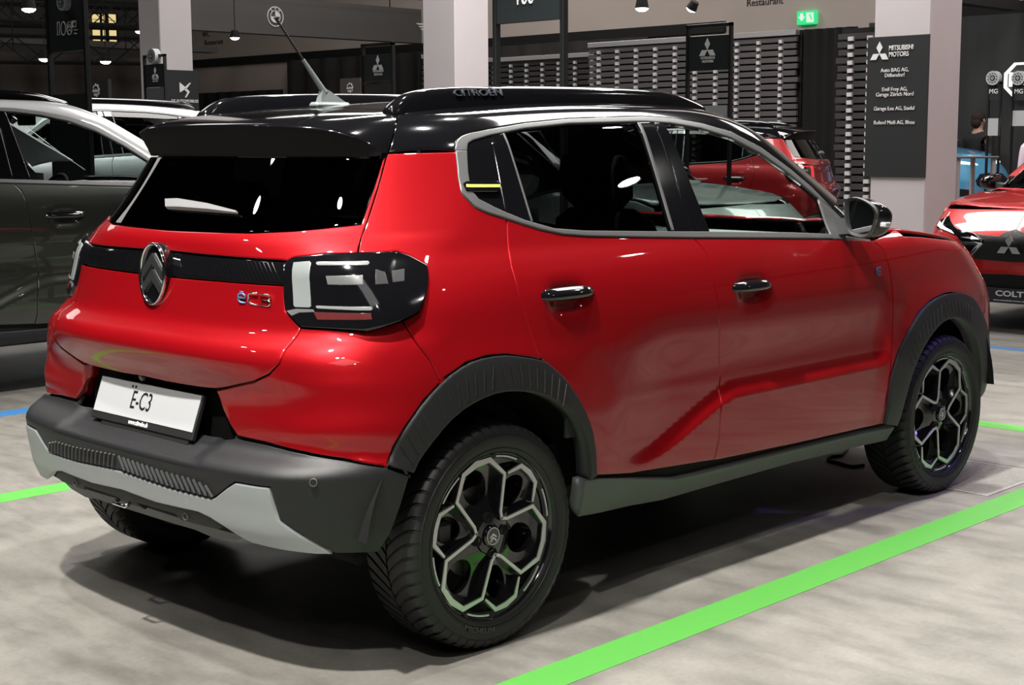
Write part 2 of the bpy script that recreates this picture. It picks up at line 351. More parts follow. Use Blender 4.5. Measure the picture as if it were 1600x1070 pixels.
# hanging fascias along x
fz0 = hit(530, 60, 1, 18)[2]; fz1 = hit(556, 10.7, 1, 18)[2]
fas = MB().box((10.9, 18, fz0), (16.9, 18.25, fz1+.05)).build('fascia_banner', mat('fascia_grey', (.095, .088, .085), .75)); tag(fas, 'long grey hanging fascia with round white emblem', 'banner')
for xx in (11.6, 16.2): MB().tube([(xx, 18.12, fz1), (xx, 18.12, HZ)], .012, 5).build('hanger', M_pblack, fas)
p = hit(430, 26, 1, 17.995); M_r = frame(p, (1, 0, 0), (0, 0, 1)); rad = 15.5*np.dot(p-CPOS, CF)/FPX
MB().lathe([(rad, 0), (rad, .01), (rad*.92, .01), (rad*.92, 0)], M_r, 40).build('roundel_ring', M_letter, fas)
MB().lathe([(rad*.62, 0), (rad*.62, .01), (rad*.56, .01), (rad*.56, 0)], M_r, 40).build('roundel_ring', M_letter, fas)
for a0_ in (0, pi): MB().prism([(0, 0)]+[(rad*.55*cos(a0_+t), rad*.55*sin(a0_+t)) for t in np.linspace(0, pi/2, 10)], M_r, .008).build('roundel_quarter', M_letter, fas)
for ch, a_ in (('B', 128), ('M', 90), ('W', 52)):
    q = M_r @ Vector((rad*.77*cos(radians(a_)), rad*.77*sin(radians(a_)), .006)); text('roundel_letter', ch, frame(q, (cos(radians(a_-90)), 0, sin(radians(a_-90))), (-sin(radians(a_-90)), 0, cos(radians(a_-90)))), rad*.30, M_letter, fas, depth=.003)
for k in range(4): px_poly('wing_bar', [(650+k*3, 36+k*4.2), (668, 36+k*4.2+1.2), (668, 38.4+k*4.2+1.2), (652+k*3, 38.4+k*4.2)], 1, 17.99, M_letter, fas)
f2z = hit(1500, 4, 1, 6.0)[2]
fas2 = MB().box((13.0, 6.0, f2z), (17.3, 6.2, f2z+.9)).build('fascia_banner', mat('fascia_black', (.018, .018, .019), .7)); tag(fas2, 'dark hanging fascia above the charcoal curtain at upper right', 'banner')
for xx in (13.6, 16.8): MB().tube([(xx, 6.1, f2z+.85), (xx, 6.1, HZ)], .012, 5).build('hanger', M_pblack, fas2)
# octagonal emblem on the right curtain
oc = hit(1597, 125, 0, 17.5); D = np.dot(oc-CPOS, CF); M_o = frame(oc, (0, -1, 0), (0, 0, 1)); rh = 27*D/FPX; rw_ = rh*1.02
octo = [(rw_*cos(radians(22.5+45*k))*1.08, rh*sin(radians(22.5+45*k))*1.08) for k in range(8)]
back = MB().prism([(x_*.9, y_*.9) for x_, y_ in octo], M_o @ Matrix.Translation((0, 0, -.02)), .02).build('octagon_sign', mat('octagon_dark', (.05, .05, .05), .6)); tag(back, 'large white octagonal emblem with two letters on the right curtain', 'sign')
def ringpoly(poly, w, M, d):
    mb = MB(); P = np.array(poly); c = P.mean(0); n = len(P); I = c+(P-c)*(1-w)
    V = []; Fc = []
    for Q, z in ((P, 0), (P, d), (I, d), (I, 0)): V += [tuple(M @ Vector((q[0], q[1], z))) for q in Q]
    for i in range(n):
        j = (i+1) % n
        for k in range(4): Fc.append((k*n+i, k*n+j, ((k+1) % 4)*n+j, ((k+1) % 4)*n+i))
    return mb.add(V, Fc)
M_lit = mat('lit_white_sign', (.85, .85, .85), .5, emit=(1, 1, 1), estr=.8)
ringpoly(octo, .13, M_o, .05).build('octagon_ring', M_lit, back)
text('octagon_letter', 'MG', M_o @ Matrix.Translation((0, 0, .02)), rh*1.05, M_lit, back, depth=.02, bold=.012, sx=.95)
# slatted walls: planks with pale spacer blocks
M_plank = mat('plank_grey', (.085, .078, .080), .6, noise=(4, .25))
M_plankd = mat('plank_dark', (.040, .036, .037), .6, noise=(4, .25))
M_block = mat('spacer_block', (.55, .53, .54), .5)
M_rail = mat('alu_rail', (.42, .41, .42), .4, metal=.4)
def plain_box_mesh(name, sx, sy, sz, m, c=0.):
    mb = MB().box((-sx/2, -sy/2, -sz/2), (sx/2, sy/2, sz/2), None, c); o = mb.build(name, m); me = o.data; bpy.data.objects.remove(o, do_unlink=True); return me
def inst(name, me, loc, parent): o = bpy.data.objects.new(name, me); COL.objects.link(o); o.location = loc; o.parent = parent; return o
def slat_wall(label, axis, v, a0, a1, ztop, pitch, cpitch, c0, mp, rows=19, rail=True, spc=.05):
    L = abs(a1-a0); mid = (a0+a1)/2; t = thing('slat_wall', label, 'slatted wall', (v, mid, 0) if axis == 'y' else (mid, v, 0), 0, 'slatted walls')
    def sz(l, d, h): return (d, l, h) if axis == 'y' else (l, d, h)
    bk = plain_box_mesh('backing_sheet', *sz(L, .02, ztop), M_pblack); inst('backing_sheet', bk, (.10, 0, ztop/2) if axis == 'y' else (0, .10, ztop/2), t)
    pm = plain_box_mesh('plank', *sz(L, .05, pitch*.74), mp, .003); bmz = plain_box_mesh('spacer_block', *sz(spc, .05, pitch*.52), M_block)
    n = int(ztop/pitch)
    for i in range(n):
        z = ztop-.06-(i+.5)*pitch
        if i < rows: o = inst('plank', pm, (0, rng.uniform(-.02, .02), z) if axis == 'y' else (rng.uniform(-.02, .02), 0, z), t)
        elif i % 1 == 0: o = inst('plank', pm, (0, 0, z) if axis == 'y' else (0, 0, z), t)
        if i < rows:
            a = c0
            while a < a1:
                if a > a0: inst('spacer_block', bmz, (-.035, a-mid, z-pitch*.30) if axis == 'y' else (a-mid, -.035, z-pitch*.30), t)
                a += cpitch
    if rail: rm = plain_box_mesh('top_rail', *sz(L, .10, .07), M_rail, .004); inst('top_rail', rm, (-.01, 0, ztop-.02) if axis == 'y' else (0, -.01, ztop-.02), t)
    return t
slat_wall('tall grey slatted plank wall with pale blocks right of the sign stand', 'y', 14.0, 7.46, 11.10, 2.84, .088, .355, 7.70, M_plank)
slat_wall('lower dark slatted wall just right of the middle pillar', 'y', 15.2, 10.9, 14.3, 2.80, .088, .36, 11.0, M_plankd, rows=8)
slat_wall('short dark slatted wall below the middle pillar', 'x', 14.3, 13.55, 15.2, 2.80, .088, .36, 13.7, M_plankd, rows=8)
slat_wall('narrow slatted screen between black curtain and dealer pillar', 'y', 13.6, 5.95, 6.60, 2.80, .098, .27, 6.12, M_plankd, rows=24, rail=False, spc=.07)
# ---- far left of the hall: gallery wall, lit window, drapes, trusses
far = HY1-.01
gl_w = hit(143, 20, 1, far); gr_w = hit(183, 66, 1, far)
struct(MB().box((gl_w[0], far-.08, gr_w[2]), (gr_w[0], far, gl_w[2])).build('window_1', M_pblack))
Mwin = mat('lit_window', (.6, .5, .25), .6, emit=(1., .78, .36), estr=.75); w1 = bpy.data.objects['window_1']
for a, b in ((144, 157), (160, 165), (170, 182.5)): 
    p0, p1 = hit(a, 22, 1, far-.1), hit(b, 65, 1, far-.1); MB().box((p0[0], far-.10, p1[2]), (p1[0], far-.085, p0[2])).build('window_pane', Mwin, w1)
for yy in (30, 44): p0, p1 = hit(140, yy, 1, far-.2), hit(186, yy+2.4, 1, far-.2); MB().box((p0[0], far-.2, p1[2]), (p1[0], far-.15, p0[2])).build('window_rail', M_pblack, w1)
drape('curtain', far-1.2, -2, 17, 0, hit(100, 85, 1, far-1.2)[2], mat('drape_taupe', (.10, .088, .082), .9), axis='x', wl=1.1, amp=.10, label='tall taupe drapes hanging at the far left of the hall')
g = MB().box((-14, far-3.0, hit(40, 68, 1, far-3)[2]), (17, far-2.6, hit(40, 58, 1, far-3)[2])).build('gallery_beam', mat('beam_grey', (.16, .15, .145), .8)); tag(g, 'grey gallery beam crossing the far left of the hall', 'beam')
def truss(label, a, b, w=.32, m=None, nseg=None, group='lighting trusses'):
    a, b = Vector(a), Vector(b); d = (b-a); L = d.length; d.normalize(); s = d.cross(Vector((0, 0, 1))).normalized()*w/2; u = Vector((0, 0, w/2))
    t = thing('lighting_truss', label, 'truss', tuple(a), 0, group); ch = []
    for q in (s+u, s-u, -s-u, -s+u): MB().tube([q, q+d*L], .025, 6).build('chord', m or M_pblack, t); ch.append(q)
    n = nseg or max(2, int(L/(w*1.2))); mb = MB()
    for i in range(n):
        t0, t1 = L*i/n, L*(i+1)/n
        for k in range(4):
            c0, c1 = ch[k], ch[(k+1) % 4]
            if i % 2: c0, c1 = c1, c0
            mb.tube([c0+d*t0, c1+d*t1], .012, 4, False)
    mb.build('lacing', m or M_pblack, t)['kind'] = 'stuff'
    for q in (.15, .85): MB().tube([d*L*q, d*L*q+Vector((0, 0, HZ-(a+d*L*q).z))], .012, 5).build('hanger', m or M_pblack, t)
    return t
def truss_px(label, p0, p1, yv, w=.4): return truss(label, hit(*p0, 1, yv), hit(*p1, 1, yv), w)
truss_px('black truss nearest the top left corner above the round sign', (-20, 12), (230, 24), 21, .42)
truss_px('black truss passing in front of the lit yellow window', (-20, 22), (232, 30), 24, .42)
truss_px('black truss below the lit yellow window at far left', (-20, 76), (232, 80), 23, .5)
truss('black truss above the grey fascia near the middle pillar', (11.2, 17.2, fz1+.35), (17, 17.2, fz1+.35), .36)
truss('black truss above the dark slatted wall near top centre', (13.2, 6.5, 4.05), (13.2, 13.5, 3.95), .3)
# hanging lamps
M_bulb = emis('lamp_glow', (1, .93, .82), 14.)
def hang_lamp(px, py, D, label, r=.10, tilt=0.):
    p = at_depth(px, py, D); t = thing('hanging_lamp', label, 'lamp', tuple(p), 0, 'hanging lamps')
    M = TR((0, 0, 0), tilt, 0, 0)
    MB().lathe([(r*.35, r*1.6), (r*.75, r*1.5), (r*1.0, r*.1), (r*1.0, 0), (r*.94, 0), (r*.90, .3*r)], M, 20).build('lamp_housing', M_pblack, t, smooth=True, sharp=40)
    MB().lathe([(0, -.50*r), (r*.5, -.42*r), (r*.85, -.2*r), (r*.95, .04*r), (r*.92, .2*r), (0, .2*r)], M, 20).build('lamp_lens', M_bulb, t, smooth=True)
    MB().tube([(0, 0, r*1.5), (0, 0, 3.2)], .008, 5).build('lamp_cable', M_pblack, t)
hang_lamp(45, 14, 20, 'bright hanging lamp in the top left corner', .10)
hang_lamp(70, 92, 24, 'bright hanging lamp left of the hundred years stand', .10)
hang_lamp(165, 96, 24, 'bright hanging lamp just right of the hundred years stand', .09)
hang_lamp(219, 49, 26, 'small hanging lamp beside the left white pillar', .09)
hang_lamp(367, 59, 25, 'hanging lamp in front of the beige wall below the fascia', .08)
hang_lamp(1003, 13, 14, 'hanging lamp at the top edge near the centre', .065)
hang_lamp(1080, 14, 14.5, 'tilted spotlight at the top edge above the right sign stand', .055, radians(35))
# overhead rows of lamps over the aisle, as the paint and floor show them
M_tube = emis('disc_glow', (1, .97, .93), 110.)
for i, (xx, yy, lb) in enumerate([(-3.5, 4.2, 'behind the red hatchback on its left'), (-6.3, 3.9, 'far behind the red hatchback on its left'), (10., -6.3, 'far ahead beyond the green tape'), (2., -4.2, 'over the aisle beside the front wheel'), (-4.2, -4., 'almost above the viewer'), (7., -2.2, 'over the aisle ahead of the hatchback'), (-5.5, -8., 'over the aisle behind the viewer'), (4., -8., 'over the far side of the aisle')]):
    t = thing('ceiling_lamp', 'round white ceiling lamp '+lb, 'lamp', (xx, yy, 6.6), 0, 'ceiling lamps')
    MB().lathe([(.05, .30), (.15, .26), (.17, .0), (.155, .0), (.14, .2)], None, 20).build('lamp_body', M_pblack, t, smooth=True, sharp=40); MB().lathe([(0, .01), (.15, .02), (.15, .04), (0, .04)], None, 20).build('lamp_diffuser', M_tube, t)
    MB().tube([(0, 0, .28), (0, 0, 1.9)], .010, 5).build('lamp_cable', M_pblack, t)
stage_where = ('above its tailgate', 'above its far rear corner', 'above its near doors', 'above its bonnet', 'over the floor behind it')
for i, (l, tg_, p_) in enumerate(SPOTS):
    t = thing('stage_lamp', 'black stage spotlight for the red hatchback '+stage_where[i], 'lamp', l, 0, 'stage lamps')
    q = (Vector(tg_)-Vector(l)).to_track_quat('-Z', 'Y').to_matrix().to_4x4()
    MB().lathe([(.08, .36), (.13, .30), (.14, .02), (.13, .02), (.12, .28), (.02, .30)], q, 20).build('lamp_housing', M_pblack, t, smooth=True, sharp=40)
    MB().tube([(0, 0, .3), (0, 0, 1.9)], .012, 5).build('lamp_pipe', M_pblack, t)
t = thing('violet_lamp', 'small black lamp throwing violet light on the front wheel', 'lamp', (6.4, -3.6, 5.2), 0, 'stage lamps')
q = (Vector((3.0, -.75, .55))-Vector((6.4, -3.6, 5.2))).to_track_quat('-Z', 'Y').to_matrix().to_4x4()
MB().lathe([(.05, .30), (.11, .26), (.12, .13), (.11, .13), (.10, .24), (.02, .26)], q, 20).build('lamp_housing', M_pblack, t, smooth=True, sharp=40); MB().tube([(0, 0, .25), (0, 0, 3.3)], .010, 5).build('lamp_pipe', M_pblack, t)
# floor tapes
M_gt = mat('green_tape', (.080, .32, .053), .45, noise=(30, .06)); M_bt = mat('blue_tape', (.04, .16, .38), .45, noise=(30, .06))
def tape(lo, hi, m, label): o = MB().box((*lo, 0), (*hi, .0012)).build('floor_tape', m); tag(o, label, 'tape', 'floor tapes'); return o
tape((-6, -1.19), (4.08, -1.055), M_gt, 'green floor tape running past the near side of the red hatchback')
tape((3.94, -1.055), (4.08, 1.76), M_gt, 'green floor tape crossing ahead of the red hatchback')
tape((-6, 1.76), (4.08, 1.90), M_gt, 'green floor tape on the far side of the red hatchback at left')
tape((-6, 3.52), (6.56, 3.66), M_bt, 'blue floor tape beside the dark green car with white roof')
tape((6.58, -4.5), (6.68, 2.2), M_bt, 'blue floor tape in front of the small red car at right')
# ------------------------------------------------------------------ the red car: body surface as a solid function
def pch(tab):
    X = np.array([t[0] for t in tab], float); Y = np.array([t[1] for t in tab], float)
    h = np.diff(X); d = np.diff(Y)/h; m = np.zeros_like(Y); m[0] = d[0]; m[-1] = d[-1]
    for i in range(1, len(X)-1):
        if d[i-1]*d[i] > 0:
            w1 = 2*h[i]+h[i-1]; w2 = h[i]+2*h[i-1]; m[i] = (w1+w2)/(w1/d[i-1]+w2/d[i])
    def g(x):
        x = np.clip(np.asarray(x, float), X[0], X[-1]); i = np.clip(np.searchsorted(X, x)-1, 0, len(h)-1)
        t = (x-X[i])/h[i]; t2 = t*t; t3 = t2*t
        return (2*t3-3*t2+1)*Y[i]+(t3-2*t2+t)*h[i]*m[i]+(-2*t3+3*t2)*Y[i+1]+(t3-t2)*h[i]*m[i+1]
    return g
def smax(a, b, k):
    h = np.maximum(k-np.abs(a-b), 0)/k; return np.maximum(a, b)+h*h*k*.25
def sst(a, b, x):
    t = np.clip((x-a)/(b-a), 0, 1); return t*t*(3-2*t)
g_xr = pch([(.20, -.575), (.36, -.622), (.40, -.640), (.46, -.651), (.52, -.661), (.546, -.663), (.560, -.655), (.602, -.578), (.625, -.564), (.70, -.562), (.75, -.572), (.80, -.594), (.838, -.604), (.868, -.592), (.892, -.562), (.915, -.541), (.95, -.530), (1.04, -.508), (1.10, -.497), (1.14, -.484), (1.17, -.458), (1.38, -.312), (1.55, -.20)])
g_c = pch([(.2, .22), (.55, .22), (.66, .15), (.75, .22), (.86, .36), (.95, .38), (1.05, .38), (1.17, .68), (1.38, .9), (1.55, .95)])
g_w = pch([(.15, .77), (.26, .80), (.34, .843), (.44, .858), (.55, .864), (.65, .868), (.78, .868), (.88, .861), (.96, .849), (1.02, .832), (1.07, .810), (1.11, .788), (1.15, .771), (1.30, .708), (1.42, .655), (1.50, .615), (1.6, .56)])
g_tr = pch([(.2, .08), (.75, .10), (.95, .16), (1.1, .25), (1.6, .30)])
g_nose = pch([(.15, 3.22), (.3, 3.30), (.5, 3.345), (.7, 3.335), (.8, 3.28), (.88, 3.19), (1.0, 3.05)])
HANDLES = ((.305, .955), (1.205, .912))
def side(x, z):
    w = g_w(z)
    w = w-g_tr(z)*np.maximum(.25-x, 0)**2-.055*np.maximum(x-1.9, 0)**2
    for x0 in (0.01, 2.55):
        r = np.hypot(x-x0, z-.32); w = w+.016*(1-sst(.40, .62, r))*sst(1.0, .8, z)
    # scalloped lower doors with a soft blister behind the front wheel arch
    ze = .585-.16*sst(1.15, .60, x)
    w = w-.024*sst(ze-.014, ze+.045, z)*sst(.90, .66, z)*sst(.45, .80, x)*sst(2.10, 1.98, x)
    for hx, hz in HANDLES: w = w-.022*np.exp(-((x-hx)/.075)**4-((z-hz)/.038)**2)
    return w
def rear(y, z):
    ay = np.abs(y); sc = sst(.546, .562, z)*sst(.70, .66, z)*sst(.395, .32, ay)     # shallow scoop below the number plate
    return g_xr(z)+g_c(z)*ay**3+.030*sc
def wind(y, z): return 2.43-(z-1.05)*1.8-.50*np.abs(y)**2.4
def nose(y, z): return g_nose(z)-.38*np.abs(y)**2.6
def roofz(x, y):
    xx = x-.95; return 1.550-.045*np.where(xx < 0, xx*xx, 0)-np.where(xx > 0, .045*xx*xx, 0)-.06*np.abs(y)**2-.12*np.abs(y)**4
def hood(x, y):
    d = np.maximum(x-2.3, 0); return 1.09-.095*d-.05*d*d-.05*np.abs(y)**2.5
KSC = 1.
def FB(P):
    x, y, z = P[..., 0], P[..., 1], P[..., 2]
    s = np.abs(y)-side(x, z); kz = (.16+.05*sst(.7, .5, z))*KSC
    sr = smax(s, (rear(y, z)-x)*.85, kz)
    lo = smax(smax(sr, x-nose(y, z), .2), z-hood(x, y), .06)
    gr = np.maximum(smax(smax(sr, (x-wind(y, z))*.45, .09), z-roofz(x, y), .09), .97-z)
    return np.minimum(lo, gr)
_E = np.eye(3)
def gradF(P, e=2e-3):
    G = np.stack([FB(P+_E[i]*e)-FB(P-_E[i]*e) for i in range(3)], -1)
    return G/np.linalg.norm(G, axis=-1, keepdims=True)
def solve(O, D, t1=1.6):
    """surface point on rays that start inside"""
    lo = np.zeros(len(O)); hi = np.full(len(O), t1)
    for _ in range(26):
        mid = (lo+hi)/2; v = FB(O+D*mid[:, None]) < 0; lo = np.where(v, mid, lo); hi = np.where(v, hi, mid)
    return O+D*hi[:, None]
XF = Matrix.Identity(4); FAR = (2, 9, 300)      # placement of the body the pixels are dropped onto
def cast_px(pts):
    Xi = np.array(XF.inverted()); CPOS = Xi[:3, :3] @ globals()['CPOS']+Xi[:3, 3]
    D = np.array([rdir(*p) for p in pts]) @ Xi[:3, :3].T; ts = np.linspace(*FAR); n = len(D)
    lo = np.full(n, np.nan); hi = lo.copy(); prev = FB(CPOS+D*ts[0])
    for k in range(1, len(ts)):
        cur = FB(CPOS+D*ts[k]); m = np.isnan(lo) & (prev > 0) & (cur <= 0); lo[m] = ts[k-1]; hi[m] = ts[k]; prev = cur
    if np.isnan(lo).any(): print('MISS', [pts[i] for i in np.where(np.isnan(lo))[0]])
    lo = np.nan_to_num(lo, nan=6.); hi = np.nan_to_num(hi, nan=6.)
    for _ in range(30):
        mid = (lo+hi)/2; a = FB(CPOS+D*mid[:, None]) > 0; lo = np.where(a, mid, lo); hi = np.where(a, hi, mid)
    return CPOS+D*((lo+hi)/2)[:, None]
# perimeter coordinate s (rear centre -> right corner -> right side -> front), z
XA, YA, RC, XB = .05, .5, .5, 2.75
S1 = YA+RC*pi/2; S2 = S1+XB-XA; S3 = S2+RC*pi/2; S4 = S3+YA
def surf(S, Z):
    S = np.asarray(S, float); Z = np.asarray(Z, float); a = np.abs(S); sg = np.where(S < 0, -1., 1.)
    ph = np.clip((a-YA)/RC, 0, pi/2); ph2 = np.clip((a-S2)/RC, 0, pi/2); fr = a > S2
    ox = np.where(fr, XB, np.where(a < S1, XA, XA+a-S1)); oy = np.where(a < YA, -a, np.where(a > S3, -(S4-a), -YA))
    dx = np.where(fr, np.sin(ph2), -np.cos(ph)); dy = np.where(fr, -np.cos(ph2), -np.sin(ph))
    O = np.stack([ox, oy*sg, Z], -1); D = np.stack([dx, dy*sg, 0*Z], -1)
    return solve(O, D)
def inv(P):
    x, y, z = P; sg = 1 if y <= 0 else -1; ay = abs(y)
    if x > XB: a = S4-ay if ay < YA else S2+RC*atan2(x-XB, ay-YA)
    elif x >= XA: a = S1+x-XA
    elif ay <= YA: a = ay
    else: a = YA+RC*atan2(ay-YA, XA-x)
    return (sg*a, z)
def sx(x, z): return ('s', S1+x-XA, z)        # a point of the side given by x and z
def sy(y, z): return ('s', y, z)              # a point of the rear given by |y| and z
def outl(pts):
    """mixed list: photo pixels (x, y) dropped onto the body surface, or ('s', s, z)"""
    px = [p for p in pts if p[0] != 's']; Q = iter(cast_px(px)) if px else iter(())
    return [(p[1], p[2]) if p[0] == 's' else inv(next(Q)) for p in pts]
def area2(p): return sum(p[i-1][0]*p[i][1]-p[i][0]*p[i-1][1] for i in range(len(p)))/2
def offset_poly(P, d):
    P = np.array(P); n = len(P); a = P-np.roll(P, 1, 0); b = np.roll(P, -1, 0)-P
    na = np.stack([-a[:, 1], a[:, 0]], 1); nb = np.stack([-b[:, 1], b[:, 0]], 1)
    na /= np.linalg.norm(na, axis=1, keepdims=True)+1e-12; nb /= np.linalg.norm(nb, axis=1, keepdims=True)+1e-12
    m = na+nb; m /= np.linalg.norm(m, axis=1, keepdims=True)+1e-9; c = np.clip((m*na).sum(1), .45, 1)
    return P+m*(d/c)[:, None]
def inside_poly(P, pts):
    x, y = pts[:, 0], pts[:, 1]; r = np.zeros(len(pts), bool); n = len(P)
    for i in range(n):
        x0, y0 = P[i-1]; x1, y1 = P[i]
        if y0 == y1: continue
        c = ((y0 > y) != (y1 > y)) & (x < (x1-x0)*(y-y0)/(y1-y0)+x0); r ^= c
    return r
def dist_poly(P, pts):
    d = np.full(len(pts), 9.)
    for i in range(len(P)):
        a = np.array(P[i-1]); b = np.array(P[i]); ab = b-a; t = np.clip(((pts-a)@ab)/(ab@ab+1e-12), 0, 1)
        d = np.minimum(d, np.linalg.norm(pts-a-t[:, None]*ab, axis=1))
    return d
def dense(P, h, closed=True):
    out = []; n = len(P)
    for i in range(n if closed else n-1):
        a = np.array(P[i]); b = np.array(P[(i+1) % n]); k = max(1, int(np.linalg.norm(b-a)/h+.5))
        for j in range(k): out.append(tuple(a+(b-a)*j/k))
    if not closed: out.append(tuple(P[-1]))
    return out
def smooth_line(P, it=2, closed=False):
    P = [tuple(p) for p in P]
    for _ in range(it):
        Q = [] if closed else [P[0]]
        for i in range(len(P) if closed else len(P)-1):
            a, b = np.array(P[i]), np.array(P[(i+1) % len(P)]); Q += [tuple(.75*a+.25*b), tuple(.25*a+.75*b)]
        if not closed: Q.append(P[-1])
        P = Q
    return P
def tri_poly(P, h):
    """constrained triangulation of polygon P with inner points on a grid"""
    P = [tuple(p) for p in P]; A = np.array(P); lo, hi = A.min(0), A.max(0)
    gx, gy = np.meshgrid(np.arange(lo[0]+h/2, hi[0], h), np.arange(lo[1]+h/2, hi[1], h)); G = np.stack([gx.ravel(), gy.ravel()], 1)
    if len(G):
        G = G[inside_poly(P, G)]
        if len(G): G = G[dist_poly(P, G) > .55*h]
    vs = [Vector(p) for p in P]+[Vector(g) for g in G]
    n = len(P); r = delaunay_2d_cdt(vs, [(i, (i+1) % n) for i in range(n)], [], 0, 1e-7, False)
    V = np.array([tuple(v) for v in r[0]]); T = np.array([tuple(f) for f in r[2]])
    T = T[inside_poly(P, V[T].mean(1))]
    return V, [tuple(t) for t in T]
def panel(name, pts, m, parent, off=0., h=.022, gap=.0027, depth=.012, lip=.003, mirror=True, fn=None, raw=False):
    """a body panel: outline on the surface, gap around it, rolled edges. mirror=True also makes the other side."""
    O = pts if raw else outl(pts)
    if area2(O) < 0: O = O[::-1]
    O = dense(O, h); O = offset_poly(O, gap); I = offset_poly(O, lip)
    V2, T = tri_poly(I, h)
    f = fn or surf
    P = f(V2[:, 0], V2[:, 1]); N = gradF(P)
    PO = f(O[:, 0], O[:, 1]); NO = gradF(PO); PI = f(I[:, 0], I[:, 1])
    tn = PO-PI; tn /= np.linalg.norm(tn, axis=1, keepdims=True)+1e-9
    n0, n1 = len(P), len(O)
    # index of the inset ring inside the triangulation (by nearest point)
    idx = [int(np.argmin(((V2-i)**2).sum(1))) for i in I]
    A = PO+NO*(off-.0015); B = PO+NO*(off-depth)
    V = np.concatenate([P+N*off, A, B]); NN = np.concatenate([N, NO+tn*.45, tn]); NN /= np.linalg.norm(NN, axis=1, keepdims=True)
    Fc = list(T)
    for i in range(n1):
        j = (i+1) % n1
        Fc.append((n0+i, n0+j, idx[j], idx[i])); Fc.append((n0+n1+i, n0+n1+j, n0+j, n0+i))
    Fc = [fc for fc in Fc if len(set(fc)) == len(fc)]
    res = [mk(name, V, Fc, m, parent, normals=NN)]
    if mirror:
        fl = np.array([1, -1, 1.]); res.append(mk(name, V*fl, [fc[::-1] for fc in Fc], m, parent[1] if isinstance(parent, tuple) else parent, normals=NN*fl))
    return res
def both(pts_right):
    """closed outline symmetric about the car centre line from its right half (rear centre ... rear centre)"""
    R_ = outl(pts_right); return R_+[(-s, z) for s, z in R_[::-1]]
def band(line, w):
    """polygon around an open polyline"""
    L = np.array(dense(line, .02, False)); d = np.gradient(L, axis=0); n = np.stack([-d[:, 1], d[:, 0]], 1); n /= np.linalg.norm(n, axis=1, keepdims=True)
    return [tuple(p) for p in L+n*w/2]+[tuple(p) for p in (L-n*w/2)[::-1]]

car = thing('hatchback_car', 'glossy red hatchback with black roof and silver rear skid plate in the foreground', 'car')
# ---- photo lines on the right flank
BELT_LO = [(792, 342), (819, 351), (846, 359), (879, 366), (920, 369), (1004, 370.5), (1084, 371.5), (1189, 372), (1300, 373)]
TRIM_OUT_T = [(712, 236), (713, 221), (719, 214), (731, 209), (761, 203), (819, 193), (888, 186), (1004, 182), (1050, 185), (1096, 193), (1142, 207), (1189, 231), (1235, 265), (1267, 292), (1316, 342)]
TRIM_OUT_B = [(712, 236), (716, 276), (722, 303), (740, 322), (763, 333)]
TRIM_IN_T = [(729, 236), (731, 224), (739, 219), (763, 212), (819, 201), (888, 193.5), (994, 190.5), (1013, 190.5), (1050, 193), (1096, 201), (1142, 215.5), (1189, 240), (1235, 273), (1277, 308)]
TRIM_IN_B = [(729, 236), (731, 270), (735, 296), (747, 311), (772, 324), (792, 333), (819, 344), (865, 357), (911, 360.5), (1004, 361.5), (1082, 362), (1110, 362), (1235, 363.5), (1300, 366)]
CUT_R = [(793, 368), (799, 414), (809.5, 456), (823, 498), (839.5, 548), (846.5, 562)]
CUT_B = [(1085, 372), (1101, 391), (1113, 419), (1121, 461), (1124.5, 520), (1126, 588), (1126, 645), (1123, 689), (1116, 719)]
CUT_F = [(1364, 375), (1381, 391), (1390, 419), (1394.6, 456), (1395, 508), (1392, 575), (1383, 632), (1375, 663)]
ARCH_R = [(604, 727), (616, 697.5), (635, 665), (663, 625), (695.5, 590), (728, 567), (761, 556), (793.5, 553.6), (826, 558), (846.5, 562.5), (859, 571), (882, 592), (903, 623), (917, 651), (927, 683.5), (931, 742)]
LAMP = [(447, 409), (460, 402), (506, 397), (558, 395), (620, 393), (638.6, 399.5), (667, 414.7), (668.5, 435.7), (666, 457.6), (654, 488), (628.5, 501), (598, 510.5), (569.6, 516.4), (514, 514), (470, 511.5), (463.6, 505.5), (446, 486), (444, 464)]
# ---- red panels
q = panel('quarter_panel', [(606, 239), (711, 236)]+TRIM_OUT_B+[(792, 342)]+CUT_R+ARCH_R[8:3:-1]+[(689, 597), (672, 562), (652, 537), (628.5, 501), (654, 488), (666, 457.6), (668.5, 435.7), (667, 414.7), (638.6, 399.5), (620, 393), (559, 395), (564, 370)], M_red, car, h=.018)
DOOR_BOT = [(1116, 720), (987, 740), (931, 743)]
d_r = panel('rear_door', BELT_LO[:7]+CUT_B[1:]+DOOR_BOT[1:]+ARCH_R[14:8:-1]+CUT_R[::-1], M_red, car, h=.013)
d_f = panel('front_door', BELT_LO[6:]+CUT_F+[(1359, 667), (1250, 692), (1116, 720)]+CUT_B[-2:0:-1], M_red, car, h=.013)
HOODCUT = [(1388, 357), (1412, 368), (1437, 369), (1498, 376)]
ARCH_F = [(1380, 663), (1388, 600), (1394, 580), (1404, 548), (1418, 519), (1434.6, 489), (1455, 468.7), (1473.4, 459.4), (1487, 457), (1499, 459), (1512, 467), (1524, 480.5), (1534, 497)]
fa = outl(ARCH_F)
cx_f, cz_f = 2.55+S1-XA, .34
FRONT_ARCH = [('s', s, z) for s, z in fa]+[('s', fa[0][0]+2*(cx_f-fa[0][0])*1.0-(i*.004), z) for i, z in enumerate((.62, .50, .38, .27))]
panel('front_fender', [CUT_F[0]]+HOODCUT+[sx(2.98, .955), sx(3.0, .90), sx(3.02, .80), sx(3.0, .70)]+[('s', s, z) for s, z in fa[::-1]]+CUT_F[:0:-1], M_red, car)
